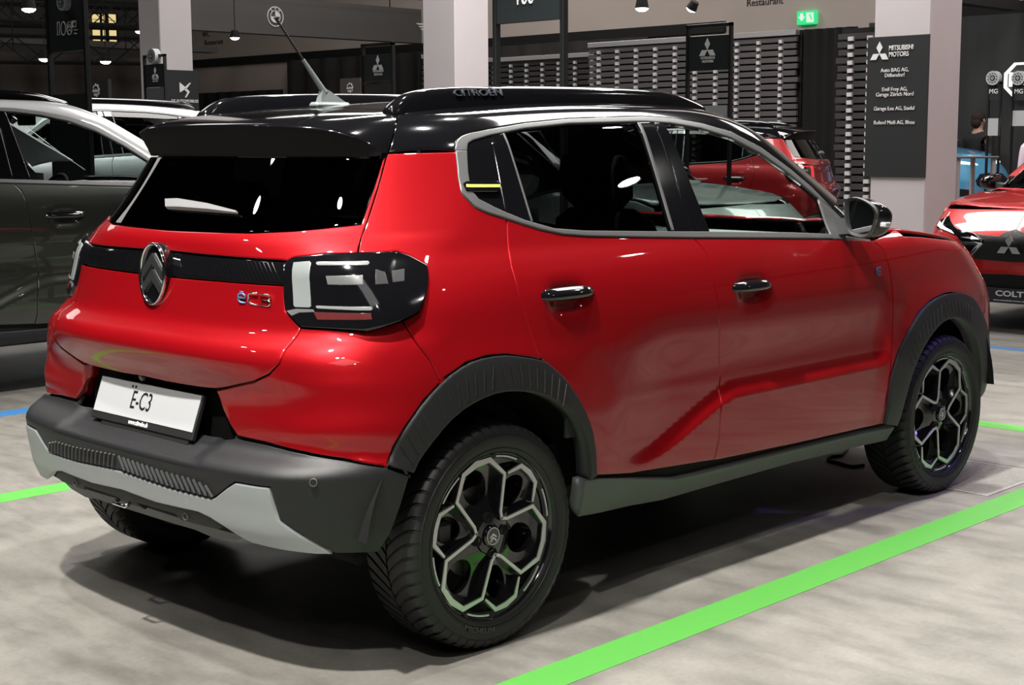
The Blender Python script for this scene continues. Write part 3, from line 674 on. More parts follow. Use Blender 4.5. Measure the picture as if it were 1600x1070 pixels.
fb = [('s', S4, .965), ('s', S3, .95), ('s', S2+.32, .945), sx(3.0, .90), sx(3.02, .80), sx(3.0, .70)]+FRONT_ARCH[12:]+[('s', S3-.1, .24), ('s', S4, .24)]
fbo = outl(fb); panel('front_bumper', fbo+[(2*S4-s, z) for s, z in fbo[::-1]], M_red, car, raw=True, mirror=False) if False else panel('front_bumper', fb, M_red, car, gap=.001)
# ---- tailgate
BAR_T = [(262, 392), (320, 398), (384, 403), (444, 406.5)]
BAR_B = [(262, 432), (344, 439), (444, 446)]
GL_B = [(262, 355), (320, 361), (392, 363), (460, 360), (520, 354), (566, 349.5)]
TG_CUT = [(559, 394), (564, 370), (603.5, 243)]
def sym(px): return both(px)
# red band between glass and light bar
up = outl([(262, 355)])[0][1]
r1 = outl(GL_B[1:]+[(600.5, 246), (603.5, 243)]+[(564, 370), (559, 395)]+[(506, 397), (460, 402), (447, 408)]+BAR_T[::-1][1:])
# heights at the centre line come from the first traced point on the right
def center(line): return [(0.0, line[0][1])]+line
gl = outl(GL_B[1:]); bt = outl(BAR_T); bb = outl(BAR_B); edge = outl([(600.5, 246), (603.5, 243)]); cut = outl([(564, 370), (559, 395)]); lmp_t = outl([(506, 397), (460, 402), (447, 408)])
gl = [(0, gl[0][1]-.002)]+gl; bt0 = [(0, bt[0][1]+.004)]+bt; bb0 = [(0, bb[0][1]+.004)]+bb
half = gl[:-1]+[(gl[-1][0]-.004, gl[-1][1]), (edge[0][0]-.004, edge[0][1])]+edge[1:]+cut+lmp_t+bt0[::-1]
def symm(half): return half+[(-s, z) for s, z in half[::-1] if s > 1e-6]
tg, = panel('tailgate', symm(half), M_red, car, raw=True, mirror=False, h=.018)
lmp_i = outl([(444, 447), (444, 464), (446, 486), (463.6, 505.5), (470, 511.5)]); tcut = outl([(456, 534), (436, 568), (420, 585), (396, 597), (355, 606)])
tb = outl([(337, 608), (314, 606), (260, 597)]); tb = tb+[(0, tb[-1][1]+.003)]
half2 = bb0+lmp_i+tcut+tb
panel('tailgate_lower_skin', symm(half2), M_red, tg, raw=True, mirror=False, h=.018)
panel('light_bar', symm(bt0+lmp_i[:1]+bb0[::-1]), M_gloss, tg, off=-.006, raw=True, mirror=False)
glass_half = [(0, gl[0][1])]+[(a-.004*(a > .5), b) for a, b in gl[1:]]+[(edge[0][0]-.004, edge[0][1])]
ztop = edge[0][1]
glass_half = glass_half+[(.45, ztop+.004), (0, ztop+.006)]
panel('rear_window', symm(glass_half), M_glassr, tg, off=-.003, raw=True, mirror=False, h=.03)
# heater lines in the rear glass
# ---- rear bumper: red corners, plastic cover, silver skid
panel('bumper_corner', [(337, 610), (355, 606), (396, 597), (420, 585), (436, 568), (456, 534), (470, 511.5), (514, 514), (569.6, 516.4), (598, 510.5), (628.5, 501), (652, 537), (672, 562), (689, 597)]+ARCH_R[4::-1]+[(603, 728), (538, 717), (477, 706.6), (416, 692), (371, 682), (351, 646)], M_red, car, h=.018, depth=.05)
def sp(x, z): return ('s', *inv((x, -float(side(np.array(x), np.array(z))), z)))
BLACKTOP = [(371, 684.5), (416, 694), (477, 708.5), (538, 719), (603, 730), (640, 742)]
SKID_T = [(266, 761), (332, 778), (339, 775), (358, 760), (369, 753), (422, 761), (436, 810), (461, 828), (523.6, 864)]
SKID_B = [(497, 864), (395.6, 846), (360, 825), (332, 808), (313, 799), (247, 784)]
bt_ = outl(BLACKTOP); st_ = outl(SKID_T); sb_ = outl(SKID_B); rr_ = outl([(640, 743), (626, 790), (611, 832), (592, 862)])
bump, = panel('rear_bumper', symm([(0, st_[0][1]+.012)]+st_+rr_[::-1]+bt_[::-1]+[(.385, .612), (.3, .606), (0, .604)]), M_clad, car, raw=True, mirror=False, h=.011, off=.004, depth=.03)
panel('skid_plate', symm([(0, st_[0][1]+.012)]+st_+sb_+[(0, sb_[-1][1]+.008)]), M_silver, bump, raw=True, mirror=False, h=.02, off=.009, depth=.04)
# lower valance behind the skid plate, its grey lower lip, sensors and towing eye
val = outl([(247, 783), (313, 798), (332, 807), (352, 824), (341, 828), (283, 813), (274, 803), (216, 786.5)])
panel('valance', symm([(0, val[0][1]+.012)]+val[:-1]+[val[-1], (.09, val[-1][1]-.014), (0, val[-1][1]-.014)]), M_black, bump, raw=True, mirror=False, h=.03, off=.002, depth=.05)
panel('diffuser_lip', symm([(0, .40), (.45, .39), (.56, .375), (.44, .335), (.34, .325), (.26, .335), (0, .335)]), mat('dark_grey_lip', (.12, .125, .125), .5), bump, raw=True, mirror=False, h=.03, off=-.022, depth=.06)
def ring_on(name, px, r, m1, m2, parent, mirror=False, off=.004):
    P = cast_px([px])[0]; N = gradF(P[None])[0]
    for sg in ((1, -1) if mirror else (1,)):
        p = P*[1, sg, 1]; n = N*[1, sg, 1]; M = frame(p+n*off, np.cross([0, 0, 1], n), (0, 0, 1))
        o = MB().lathe([(0, .001), (r*.8, .001), (r*.8, .003), (r, .003), (r, -.01)], M, 20).build(name, m2, parent, smooth=True, sharp=40)
        MB().lathe([(0, .002), (r*.74, .002), (r*.74, .0)], M, 20).build('sensor_face', m1, o)
ring_on('parking_sensor', (490, 753), .0105, M_black, mat('sensor_ring', (.11, .11, .11), .4), bump, True, .005)
ring_on('parking_sensor', (291.6, 806), .0105, M_black, MATS['sensor_ring'], bump, True, .003)
def surf_bar(mb, a, b, w, hgt, n=5, off=0.):
    """thin raised bar on the body between two (s, z) points"""
    a = np.array(a); b = np.array(b); d = (b-a)/np.linalg.norm(b-a); nn = np.array([-d[1], d[0]])*w/2
    T = np.linspace(0, 1, n)[:, None]; c = a+(b-a)*T; V = []
    prof_ = ((-1., 0), (-.5, hgt), (.5, hgt), (1., 0)); pp = np.concatenate([c+nn*q for q, hh in prof_])
    PP = surf(pp[:, 0], pp[:, 1]); NN = gradF(PP)
    V = [PP[i*n:(i+1)*n]+NN[i*n:(i+1)*n]*(off+prof_[i][1]) for i in range(4)]
    V = np.stack(V, 1).reshape(-1, 3); Fc = []
    for i in range(n-1):
        for k in range(3): Fc.append((i*4+k, (i+1)*4+k, (i+1)*4+k+1, i*4+k+1))
    Fc += [(0, 1, 2, 3), ((n-1)*4+3, (n-1)*4+2, (n-1)*4+1, (n-1)*4)]
    mb.add(V, Fc)
M_rib = mat('ribbed_plastic', (.055, .057, .06), .38)
zt_c = st_[0][1]+.012
def zlow(a): return np.interp(a, [0, st_[0][0], st_[1][0], .5], [zt_c, st_[0][1], st_[1][1], st_[1][1]])
for i in range(18):
    for sg in (1, -1):
        s0 = .012+i*.0235
        if s0 > .43: continue
        z0 = zlow(s0)+.006; lean = .020; mb = MB()
        surf_bar(mb, (sg*(s0+lean), z0), (sg*s0, z0+.040-max(0, s0-.36)*.2), .0075, .007, off=.003)
        mb.build('rib', M_rib, bump)
mb = MB(); P0 = surf([0.0], [.385])[0]
hook = MB().tube([(P0[0]-.012, -.03, .392), (P0[0]-.03, -.03, .385), (P0[0]-.03, .03, .385), (P0[0]-.012, .03, .392)], .006).build('towing_eye', M_chrome, bump, smooth=True)
# number plate with its holder
def hitp(x, y, P, n): d = rdir(x, y); t = np.dot(np.array(P)-CPOS, n)/np.dot(d, n); return CPOS+d*t
tilt = radians(20); pc = np.array([-.566, 0, .662]); up_ = np.array([sin(tilt), 0, cos(tilt)]); ax_ = np.array([0, -1, 0.]); nn_ = np.cross(ax_, up_)
c_tl, c_tr, c_bl, c_br = [hitp(*p, pc, nn_) for p in ((164, 587), (309.5, 618), (152.5, 641), (298, 676))]
PM = frame(pc, ax_, up_)
loc = [PM.inverted() @ Vector(c) for c in (c_tl, c_tr, c_br, c_bl)]
pw = (loc[1].x-loc[0].x+loc[2].x-loc[3].x)/4; ph_ = (loc[0].y+loc[1].y-loc[2].y-loc[3].y)/4; pcx = sum(l.x for l in loc)/4; pcy = sum(l.y for l in loc)/4
print('plate', pw*2, ph_*2, pcx, pcy)
PM = PM @ Matrix.Translation((0, pcy, 0)); pw = .26; 
hold = MB().box((-pw-.006, -ph_-.022, -.012), (pw+.006, ph_+.004, .002), PM, .002).box((-pw*.8, -ph_-.034, -.012), (pw*.95, -ph_-.02, -.002), PM).build('plate_holder', M_black, bump)
MB().box((-pw, -ph_, 0), (pw, ph_, .004), PM, .001).build('number_plate', M_white, hold)
text('plate_lettering', 'E-C3', PM @ Matrix.Translation((-.02, .0, .0045)), .075, M_ink, hold, sx=.72, bold=.0)
for dx in (-.083, -.066): MB().lathe([(0, .001), (.004, .001), (.004, -.0005)], PM @ Matrix.Translation((dx-.0, .040, .0045)), 10).build('plate_dots', M_ink, hold)
text('plate_web_lettering', 'www.citroën.ch', PM @ Matrix.Translation((-.01, -ph_-.010, .0025)), .0185, M_letter, hold, sx=.85, bold=.0004)
# black recess behind the plate
MB().box((-.50, -.40, .56), (-.49, .40, .80)).build('plate_recess', M_void, bump)
MB().box((-.550, -.395, .742), (-.49, .395, .750)).build('recess_ceiling', M_void, bump)
MB().lathe([(0, .012), (.010, .010), (.014, 0), (.014, -.02)], TR((-.552, .03, .738), 0, radians(-100), 0), 16).build('reversing_camera', M_gloss, bump, smooth=True, sharp=40)
# ---- wheel arch cladding, sills
AR_OUT = outl(ARCH_R)
AR_IN = [(-.306, .548), (-.285, .585), (-.229, .64), (-.164, .688), (-.086, .717), (-.007, .729), (.076, .72), (.16, .699), (.235, .663), (.299, .612), (.338, .549), (.357, .484), (.363, .418)]
def arcs(name, o, i): return panel(name, o+[sp(*p)[1:] for p in i[::-1]], M_clad, car, raw=True, off=.010, depth=.06, lip=.006, h=.02)
arcs('rear_arch_cladding', smooth_line(AR_OUT, 1), smooth_line(AR_IN, 1))
AF_L = [(2.064, .345), (2.07, .499), (2.09, .546), (2.128, .62), (2.191, .684), (2.272, .75), (2.377, .791), (2.478, .806)]
AF_OUT = AF_L+[(5.07-x, z) for x, z in AF_L[::-1]]
AFI_L = [(2.160, .326), (2.180, .42), (2.215, .505), (2.257, .57), (2.315, .629), (2.395, .675), (2.478, .703)]
AF_IN = AFI_L+[(5.07-x, z) for x, z in AFI_L[::-1]]
arcs('front_arch_cladding', smooth_line([sp(*p)[1:] for p in AF_OUT], 1), smooth_line(AF_IN, 1))
# hatched ribs on the cladding
for X0, top, hh in ((0.0, .0, 1), (2.535, -.024, 1)):
    for sg in (1, -1):
        mb = MB()
        for k in range(26):
            a = radians(92+(k-9)*4.2) if X0 == 0 else radians(92+(k-7)*4.2)
            if abs(k-9) < 1: continue
            r0, r1 = .425, .485; ln = radians(2.2)*(1 if k < 9 else -1)
            p = [(X0+r*cos(a+q)*.93, .318+top+r*sin(a+q)) for r, q in ((r0, 0), (r1, ln))]
            if min(p[0][1], p[1][1]) < .55: continue
            A_, B_ = sp(*p[0])[1:], sp(*p[1])[1:]
            surf_bar(mb, A_, B_, .006, .0028, 3, .0095)
        o = mb.build('cladding_ribbing', M_clad, car)
        if sg < 0:
            for v in o.data.vertices: v.co.y *= -1
            o.data.flip_normals()
SILL = [(926, 746.5), (1053, 746.5), (1084, 740), (1162, 720.5), (1250, 698.5), (1359, 673), (1397, 665.5), (1384, 687), (1337, 698), (1232, 723.5), (1119, 755.5), (1031, 781), (900, 807), (911, 750)]
panel('side_sill', SILL, mat('sill_grey', (.075, .08, .08), .42, bump=(600, .2)), car, off=.006, depth=.05, h=.03)
# dark inner body behind the panel gaps (no openings for light)
sh = [sx(.36, .30), sx(2.10, .30)]+[sp(*p) for p in [(2.06, .5), (2.12, .64), (2.26, .76), (2.45, .82), (2.62, .82), (2.8, .76), (2.93, .64), (2.98, .5)]]+[sp(3.0, .3), ('s', S3, .28), ('s', S4, .28), ('s', S4, .88), ('s', S3, .87), sp(2.9, .94), sx(2.3, 1.02), sx(1.9, 1.045), sx(1.0, 1.085), sx(.4, 1.13), sx(.16, 1.17), ('s', .98, 1.2), ('s', .78, 1.13), ('s', .5, 1.10), ('s', 0, 1.12), ('s', 0, .80), ('s', .40, .78), ('s', .42, .44), ('s', 0, .44), ('s', 0, .37), ('s', .5, .36), sp(-.36, .36)]+[sp(*p) for p in [(-.43, .52), (-.40, .66), (-.28, .79), (-.1, .85), (.1, .845), (.27, .75), (.38, .60)]]
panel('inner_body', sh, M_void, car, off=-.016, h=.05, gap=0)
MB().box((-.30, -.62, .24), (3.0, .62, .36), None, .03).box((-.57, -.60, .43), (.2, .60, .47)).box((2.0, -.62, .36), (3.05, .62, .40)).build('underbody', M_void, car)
for X0 in (0.0, 2.54):
    for sg in (1, -1):
        M = Matrix(((1, 0, 0, X0), (0, 0, -sg, 0), (0, 1, 0, .32), (0, 0, 0, 1)))
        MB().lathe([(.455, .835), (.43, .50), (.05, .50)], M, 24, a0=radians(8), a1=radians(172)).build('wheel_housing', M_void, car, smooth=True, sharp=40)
# ---- window trim, glass, pillars on both flanks
def pan2(name, pts, m, par=None, **k): return panel(name, pts, m, par or car, **k)
pan2('window_trim', TRIM_OUT_T[:-1]+[(1300, 326), (1277, 309)]+TRIM_IN_T[-2::-1], M_trim, off=.004, gap=.0006, depth=.02)
pan2('window_trim', TRIM_OUT_B+BELT_LO+[(1300, 366)]+TRIM_IN_B[-2::-1], M_trim, off=.005, gap=.0006, depth=.02)
pan2('quarter_window', TRIM_IN_T[:4]+[(766, 212), (791, 333)]+TRIM_IN_B[4::-1], M_gloss, off=-.002, gap=.0006)
pan2('door_frame_strip', [(767, 211.5), (787, 207.5), (831, 347), (819, 344), (792, 333)], M_gloss, off=0., gap=.0006)
pan2('rear_door_window', [(788, 207.5), (819, 201), (888, 193.5), (993, 190.7), (1049, 361.5), (1004, 361.5), (911, 360.5), (865, 357), (832, 347.5)], M_glassd, off=-.003, gap=.0006)
pan2('pillar_trim', [(995, 191), (1013, 190.6), (1019, 190.8), (1081, 362), (1051, 361.5)], M_gloss, off=0.002, gap=.0006)
pan2('pillar_trim', [(1021, 191), (1036, 192), (1109, 362), (1083, 362)], M_gloss, off=0.002, gap=.0006)
pan2('front_door_window', [(1037, 192), (1050, 193), (1096, 201), (1142, 215.5), (1189, 240), (1235, 273), (1277, 308), (1297, 365), (1235, 363.5), (1110, 362)], M_glass, off=-.003, gap=.0006)
pan2('sail_panel', [(1278, 309), (1300, 327), (1316, 343), (1325, 366), (1318, 374), (1300, 373), (1299, 366)], M_trim, off=.003, gap=.0006)
def strip_px(name, a, b, w, m, off): return panel(name, band(outl([a, b]), w), m, car, raw=True, off=off, gap=0, lip=.001, depth=.005)
strip_px('chrome_strip', (786.5, 208.5), (831, 346), .005, M_trim, .003)
strip_px('chrome_strip', (997, 192), (1050.5, 360), .010, M_trim, .005)
panel('accent_clip', [(722, 288), (727, 285), (777, 285), (780, 291), (777, 299), (727, 299)], M_gloss, car, off=.010, depth=.02, gap=0, h=.01)
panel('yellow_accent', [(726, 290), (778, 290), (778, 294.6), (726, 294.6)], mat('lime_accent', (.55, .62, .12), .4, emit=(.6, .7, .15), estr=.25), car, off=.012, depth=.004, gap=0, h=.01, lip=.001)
# black side frame between trim and roof
def fpol(X, V):
    a = np.asarray(V)/.45; n = len(a); O = np.stack([np.asarray(X), np.full(n, -.30), np.full(n, 1.12)], -1)
    return solve(O, np.stack([0*a, -np.cos(a), np.sin(a)], -1))
def to_pol(P): return (P[0], .45*atan2(P[2]-1.12, -P[1]-.30))
low = [to_pol(P) for P in cast_px([(711, 235.5), (712.5, 221), (718.5, 213.5), (731, 208.5), (761, 202.5), (819, 192.5), (888, 185.5), (1004, 181.5), (1050, 184.5), (1096, 192.5), (1142, 206.5), (1189, 230), (1235, 264.5), (1267, 292), (1302, 327)])]
rear_cut = [to_pol(P) for P in cast_px([(620, 178), (616, 202), (606, 238.5)])]
def on_roof(x, y):
    X, Y = np.broadcast_arrays(np.atleast_1d(np.asarray(x, float)), np.atleast_1d(np.asarray(y, float))); O = np.stack([X, Y, np.full(len(X), 1.12)], -1)
    return solve(O, np.broadcast_to(np.array([0, 0, 1.]), O.shape), .6)
top = [to_pol(on_roof(x, -.505)[0]) for x in (1.42, 1.2, .9, .6, .3, 0.)]
wedge = [(2.02, .45*radians(14)), (1.9, .45*radians(26)), (1.75, .45*radians(38)), (1.6, .45*radians(48)), (1.5, .45*radians(54))]
panel('side_frame', low+wedge+top+rear_cut, M_gloss, car, raw=True, fn=fpol, off=0, h=.02)
def froof(X, Y): return on_roof(X, -np.asarray(Y))
rf = [(.0, 0), (.0, .2), (.0, .4), (.0, .50), (.3, .502), (.6, .502), (.9, .502), (1.2, .502), (1.40, .502), (1.47, .40), (1.50, .2), (1.505, 0)]
roof, = panel('roof', [(x, y) for x, y in rf]+[(x, -y) for x, y in rf[-2:0:-1]], M_gloss, car, raw=True, fn=lambda X, Y: on_roof(X, np.asarray(Y)), mirror=False, h=.04, gap=.001)
# spoiler
SPA = [(.0, 0), (.0, .2), (.0, .35), (-.005, .45), (-.023, .489), (-.05, .515), (-.085, .545), (-.128, .569)]
SPT = [(-.365, 0, 1.463), (-.352, .2, 1.461), (-.318, .35, 1.456), (-.275, .45, 1.447), (-.25, .49, 1.440), (-.225, .52, 1.428), (-.19, .55, 1.408), (-.15, .572, 1.376)]
V = []; Fc = []; nR = 7
ys = []
for i, ((ax, ay), (tx, ty, tz)) in enumerate(zip(SPA, SPT)):
    za = float(on_roof(ax, -ay)[0][2]) if i < 5 else (1.466, 1.437, 1.376)[i-5]
    A_ = np.array((ax, ay, za)); T_ = np.array((tx, ty, tz)); rw = []
    k = 1-max(0, i-4)/3.
    for t in (0, .33, .66, 1.): rw.append(A_+(T_-A_)*t+np.array((0, 0, .010*k*sin(pi*t))))
    rw.append(T_+np.array((-.003*k, 0, -.010*k))); rw.append(T_+np.array((.010*k, -.0, -.022*k)))
    zz = min(1.366, tz-.01); rw.append(np.array((float(rear(ty*.985, zz))+.004, ty*.985, zz)))
    ys.append(rw)
full = [[p*np.array((1, -1, 1)) for p in r] for r in ys[::-1]]+ys[1:]
V = [p for r in full for p in r]
for i in range(len(full)-1):
    for k in range(nR-1): Fc.append((i*nR+k, (i+1)*nR+k, (i+1)*nR+k+1, i*nR+k+1))
spo = mk('roof_spoiler', V, Fc, M_gloss, car, smooth=True, sharp=38); spo.data.materials.append(M_void)
for pi_, pl in enumerate(spo.data.polygons): pl.material_index = 1 if pi_ % (nR-1) >= nR-3 else 0  # shade painted in: underside and lower lip near-black instead of gloss
bm = bmesh.new(); bm.from_mesh(spo.data); bmesh.ops.recalc_face_normals(bm, faces=bm.faces); bm.to_mesh(spo.data); bm.free()
md = spo.modifiers.new('sub', 'SUBSURF'); md.levels = 1; md.render_levels = 2
# roof rails
YR = .475
rt = [(float(h_[0]), float(h_[2])) for h_ in (hit(*p, 1, -YR) for p in ((606, 170), (618, 157), (640, 141), (700, 135.5), (800, 134), (900, 135.5), (1000, 138), (1040, 143), (1065, 149.5), (1090, 161), (1103, 168)))]
for sg in (1, -1):
    V = []; Fc = []
    for x, z in rt:
        b1 = float(on_roof(max(x, -.02), -YR-.022)[0][2])-.008; b2 = float(on_roof(max(x, -.02), -YR+.045)[0][2])-.006
        z = max(z, b1+.004)
        for y, zz in ((.022, b1), (.020, b1+(z-b1)*.35), (.013, b1+(z-b1)*.8), (.003, z), (-.020, z+.001), (-.032, z-.006), (-.045, b2)): V.append((x, -sg*(YR+y), zz))
    for i in range(len(rt)-1):
        for k in range(6): Fc.append((i*7+k, (i+1)*7+k, (i+1)*7+k+1, i*7+k+1))
    Fc += [tuple(range(7)), tuple(range(len(V)-7, len(V)))]
    r_ = mk('roof_rail', V, Fc, M_gloss, roof, smooth=True, sharp=50)
    bm = bmesh.new(); bm.from_mesh(r_.data); bmesh.ops.recalc_face_normals(bm, faces=bm.faces); bm.to_mesh(r_.data); bm.free()
    md = r_.modifiers.new('sub', 'SUBSURF'); md.levels = 1; md.render_levels = 2
    text('rail_lettering', 'CITROËN', frame((.30, -sg*(YR+.0150), 1.5490), (sg, 0, .026), (0, sg*.3, 1)), .030, mat('rail_letter_grey', (.10, .11, .13), .3, metal=.5), r_, sx=1.6, depth=.003)
# aerial
ab = on_roof(.13, 0)[0]
MB().box((.06, -.022, ab[2]-.01), (.20, .022, ab[2]+.010), None, .008).add([(.085, -.014, ab[2]+.01), (.185, -.012, ab[2]+.01), (.185, .012, ab[2]+.01), (.085, .014, ab[2]+.01), (.098, -.008, ab[2]+.055), (.125, -.007, ab[2]+.045), (.125, .007, ab[2]+.045), (.098, .008, ab[2]+.055)], [(0, 3, 2, 1), (4, 5, 6, 7), (0, 1, 5, 4), (1, 2, 6, 5), (2, 3, 7, 6), (3, 0, 4, 7)]).build('aerial_base', mat('aerial_grey', (.16, .18, .18), .4), roof)
b0 = hit(504, 140, 1, 0); t0 = hit(430, 27, 1, 0); m0 = b0+(t0-b0)*.42
MB().tube([b0-(t0-b0)*.04, b0, m0], [.011, .010, .006], 12).build('aerial_foot', MATS['aerial_grey'], roof, smooth=True, sharp=50)
pts = []; rs = []
for k in range(61):
    p = m0+(t0-m0)*k/60; pts.append(p); rs.append(.0034+(.0012 if k % 3 == 0 else 0)+(.002 if k > 57 else 0))
MB().tube(pts, rs, 8).build('aerial_rod', M_black, roof, smooth=True)
# bonnet and windscreen
def fhood(X, Y):
    X, Y = np.asarray(X, float), np.asarray(Y, float); O = np.stack([X, Y, np.full(len(X), .8)], -1); return solve(O, np.broadcast_to(np.array([0, 0, 1.]), O.shape), .6)
hd = [(x, -y) for x, y in ((2.36, 0), (2.33, .3), (2.22, .55), (2.13, .70), (2.3, .762), (2.6, .765), (2.85, .735), (2.95, .60), (3.03, .4), (3.065, .2), (3.075, 0))]
hd = [(x, max(y, -.775)) for x, y in hd]
panel('bonnet', hd+[(x, -y) for x, y in hd[-2:0:-1]], M_red, car, raw=True, fn=fhood, mirror=False, h=.04)
def fwind(Y, Z):
    Y, Z = np.asarray(Y, float), np.asarray(Z, float); O = np.stack([np.full(len(Y), 1.0), -Y, Z], -1); return solve(O, np.broadcast_to(np.array([1., 0, 0]), O.shape), 1.9)
wd = [(0, 1.09), (.35, 1.09), (.64, 1.10), (.60, 1.24), (.54, 1.38), (.48, 1.47), (.3, 1.50), (0, 1.505)]
panel('windscreen', [(s, z) for s, z in wd]+[(-s, z) for s, z in wd[-2:0:-1]], glass_mat('windscreen_glass', (.75, .82, .80)), car, raw=True, fn=fwind, mirror=False, h=.05, off=-.002)
cw = [(0, 1.0), (.7, 1.0), (.68, 1.10), (0, 1.085)]
panel('cowl', cw+[(-s, z) for s, z in cw[::-1]], M_black, car, raw=True, fn=fwind, mirror=False, h=.06, off=-.006)
# ---- tail lamps: sharper corners than the body
KSC = .35
L2 = outl(LAMP); lr = panel('tail_lamp', L2, M_gloss, car, raw=True, off=.008, depth=.06, h=.014, lip=.004)
for l in lr:
    pass
def lamp_el(name, px, m, off): 
    a, b = panel(name, px, m, (lr[0], lr[1]), off=off, h=.02, gap=0, depth=.006, lip=.0015) if False else panel(name, px, m, lr[0], off=off, h=.02, gap=0, depth=.006, lip=.0015)
    b.parent = lr[1]
lamp_el('brake_light', [(461, 412), (486, 410.5), (488, 413), (488.5, 479), (486, 481), (464, 480.5), (461.5, 478)], M_lamp, .0105)
lamp_el('light_guide', [(497, 411.5), (575, 410.5), (577, 413.5), (574, 416.5), (498, 416.5), (495.5, 414)], M_lamp, .0105)
lamp_el('light_guide', [(497, 478), (580, 480), (583, 483), (580, 486), (498, 482.5), (495.5, 480)], M_lamp, .0105)
lamp_el('indicator', [(511, 432), (567, 431.5), (568, 446), (514, 445)], mat('lamp_smoke', (.13, .135, .135), .3, coat=.5), .0095)
lamp_el('reflector', [(586, 423), (600, 427), (606, 445), (586, 446)], mat('lamp_smoke_dark', (.05, .05, .052), .2, coat=.5), .0095)
lamp_el('reflector', [(610, 425), (630, 422), (630, 441), (612, 443)], MATS['lamp_smoke_dark'], .0095)
lamp_el('reflector', [(450, 486), (466, 483), (492, 484), (494, 488), (470, 489), (458, 494)], MATS['lamp_smoke'], .0095)
lamp_el('reflector', [(492, 488), (580, 490), (582, 500), (498, 500)], mat('lamp_red_smoke', (.10, .02, .02), .2, coat=.6), .0095)
KSC = 1.
# ---- emblem, badges, wiper, handles, mirrors
ec = hit(237.5, 428, 1, 0); EM = frame(ec, (0, -1, 0), (.06, 0, 1)); ew, eh = .066, .090
def ellpts(a, b, n=48): return [(a*cos(2*pi*k/n), b*sin(2*pi*k/n)) for k in range(n)]
em = MB().prism(ellpts(ew, eh), EM @ Matrix.Translation((0, 0, -.055)), .050).build('emblem', M_gloss, tg, smooth=True, sharp=40)
V = []; Fc = []; n = 64
for k in range(n):
    t = 2*pi*k/n
    for (q, zz) in ((1.0, -.006), (1.0, .001), (.95, .005), (.88, .001), (.88, -.006)): V.append(tuple(EM @ Vector((q*ew*cos(t), (eh-(1-q)*ew)*sin(t), zz))))
for k in range(n):
    for q in range(4): a = k*5+q; b = ((k+1) % n)*5+q; Fc.append((a, b, b+1, a+1))
ring = mk('emblem_ring', V, Fc, M_chrome, em, smooth=True)
MBc = mat('smoked_chrome', (.22, .23, .24), .22, metal=.9)
for y0 in (.030, -.016):
    w = .046; poly = [(-w*1.08, y0-.045), (0, y0), (w*1.08, y0-.045), (w*1.08, y0-.018), (0, y0+.030), (-w*1.08, y0-.018)]
    poly = [(max(-.055, min(.055, x)), y) for x, y in poly]
    MB().prism(poly[:3]+poly[3:], EM @ Matrix.Translation((0, 0, -.004)), .006).build('chevron', MBc, em)
bp = cast_px([(398, 467)])[0]; bn = gradF(bp[None])[0]; BM = frame(bp+bn*.004, np.cross([0, 0, 1], bn), (0, 0, 1)); sc = 1.
bscale = float(np.dot(bp-CPOS, CF))/FPX; fx = abs(float(np.dot(np.cross([0, 0, 1], bn), CR)))
def bx(px): return (px-398)*bscale/fx
def badge_path(name, pts, m, r=.0030, parent=None):
    MB().tube([BM @ Vector((bx(x), (467-y)*bscale-(x-398)*.0, 0)) for x, y in pts], r, 6).build(name, m, parent or tg, smooth=True)
def sl(x, y): return (x, y+(x-398)*.06)
badge_path('badge_letter', [sl(x, y) for x, y in ((404, 458), (392, 458.5), (389, 462), (389, 472), (392, 475.5), (404, 476))], M_chrome)
badge_path('badge_letter', [sl(x, y) for x, y in ((407, 458), (422, 458), (425, 460.5), (425, 464), (422, 466.5), (410, 466.5), (422, 466.5), (425, 469), (425, 473), (422, 475.5), (407, 475.5))], M_chrome)
badge_path('badge_letter', [sl(x, y) for x, y in ((373, 468), (383, 468), (383, 464), (380, 461.5), (375, 461.5), (372, 464), (372, 473), (375, 475.5), (383, 475.5))], M_blue)
badge_path('badge_letter', [sl(x, y) for x, y in ((374.5, 458.6), (380.5, 458.6))], M_blue, .0018)
wp = cast_px([(264, 321), (285, 322), (330, 327), (373, 334)]); wn = gradF(wp)
V = []; Fc = []
for i, (p, n_) in enumerate(zip(wp, wn)):
    hh = (.014, .015, .010, .003)[i]; d = (.012, .016, .014, .008)[i]
    for a, b in ((-1, 0), (-.8, 1), (.8, 1), (1, 0)): V.append(p+n_*(.004+d*b)+np.array((0, 0, 1))*hh*a)
for i in range(3):
    for k in range(4): Fc.append((i*4+k, (i+1)*4+k, (i+1)*4+(k+1) % 4, i*4+(k+1) % 4))
Fc += [(0, 1, 2, 3), (15, 14, 13, 12)]
wo = mk('rear_wiper', V, Fc, mat('wiper_grey', (.45, .46, .48), .35), tg)
bm = bmesh.new(); bm.from_mesh(wo.data); bmesh.ops.recalc_face_normals(bm, faces=bm.faces); bm.to_mesh(wo.data); bm.free()
# light bar texture: slanted facets
for sg in (1, -1):
    mb = MB()
    for k in range(30):
        s0 = .085+k*.0145
        if s0 > .475: break
        zt_, zb_ = np.interp(s0, [p[0] for p in bt0], [p[1] for p in bt0])-.008, np.interp(s0, [p[0] for p in bb0], [p[1] for p in bb0])+.008
        surf_bar(mb, (sg*s0, zt_), (sg*(s0+.042), zb_), .007, .0010, 3, -.0055)
    mb.build('light_bar_facets', M_gloss, tg)
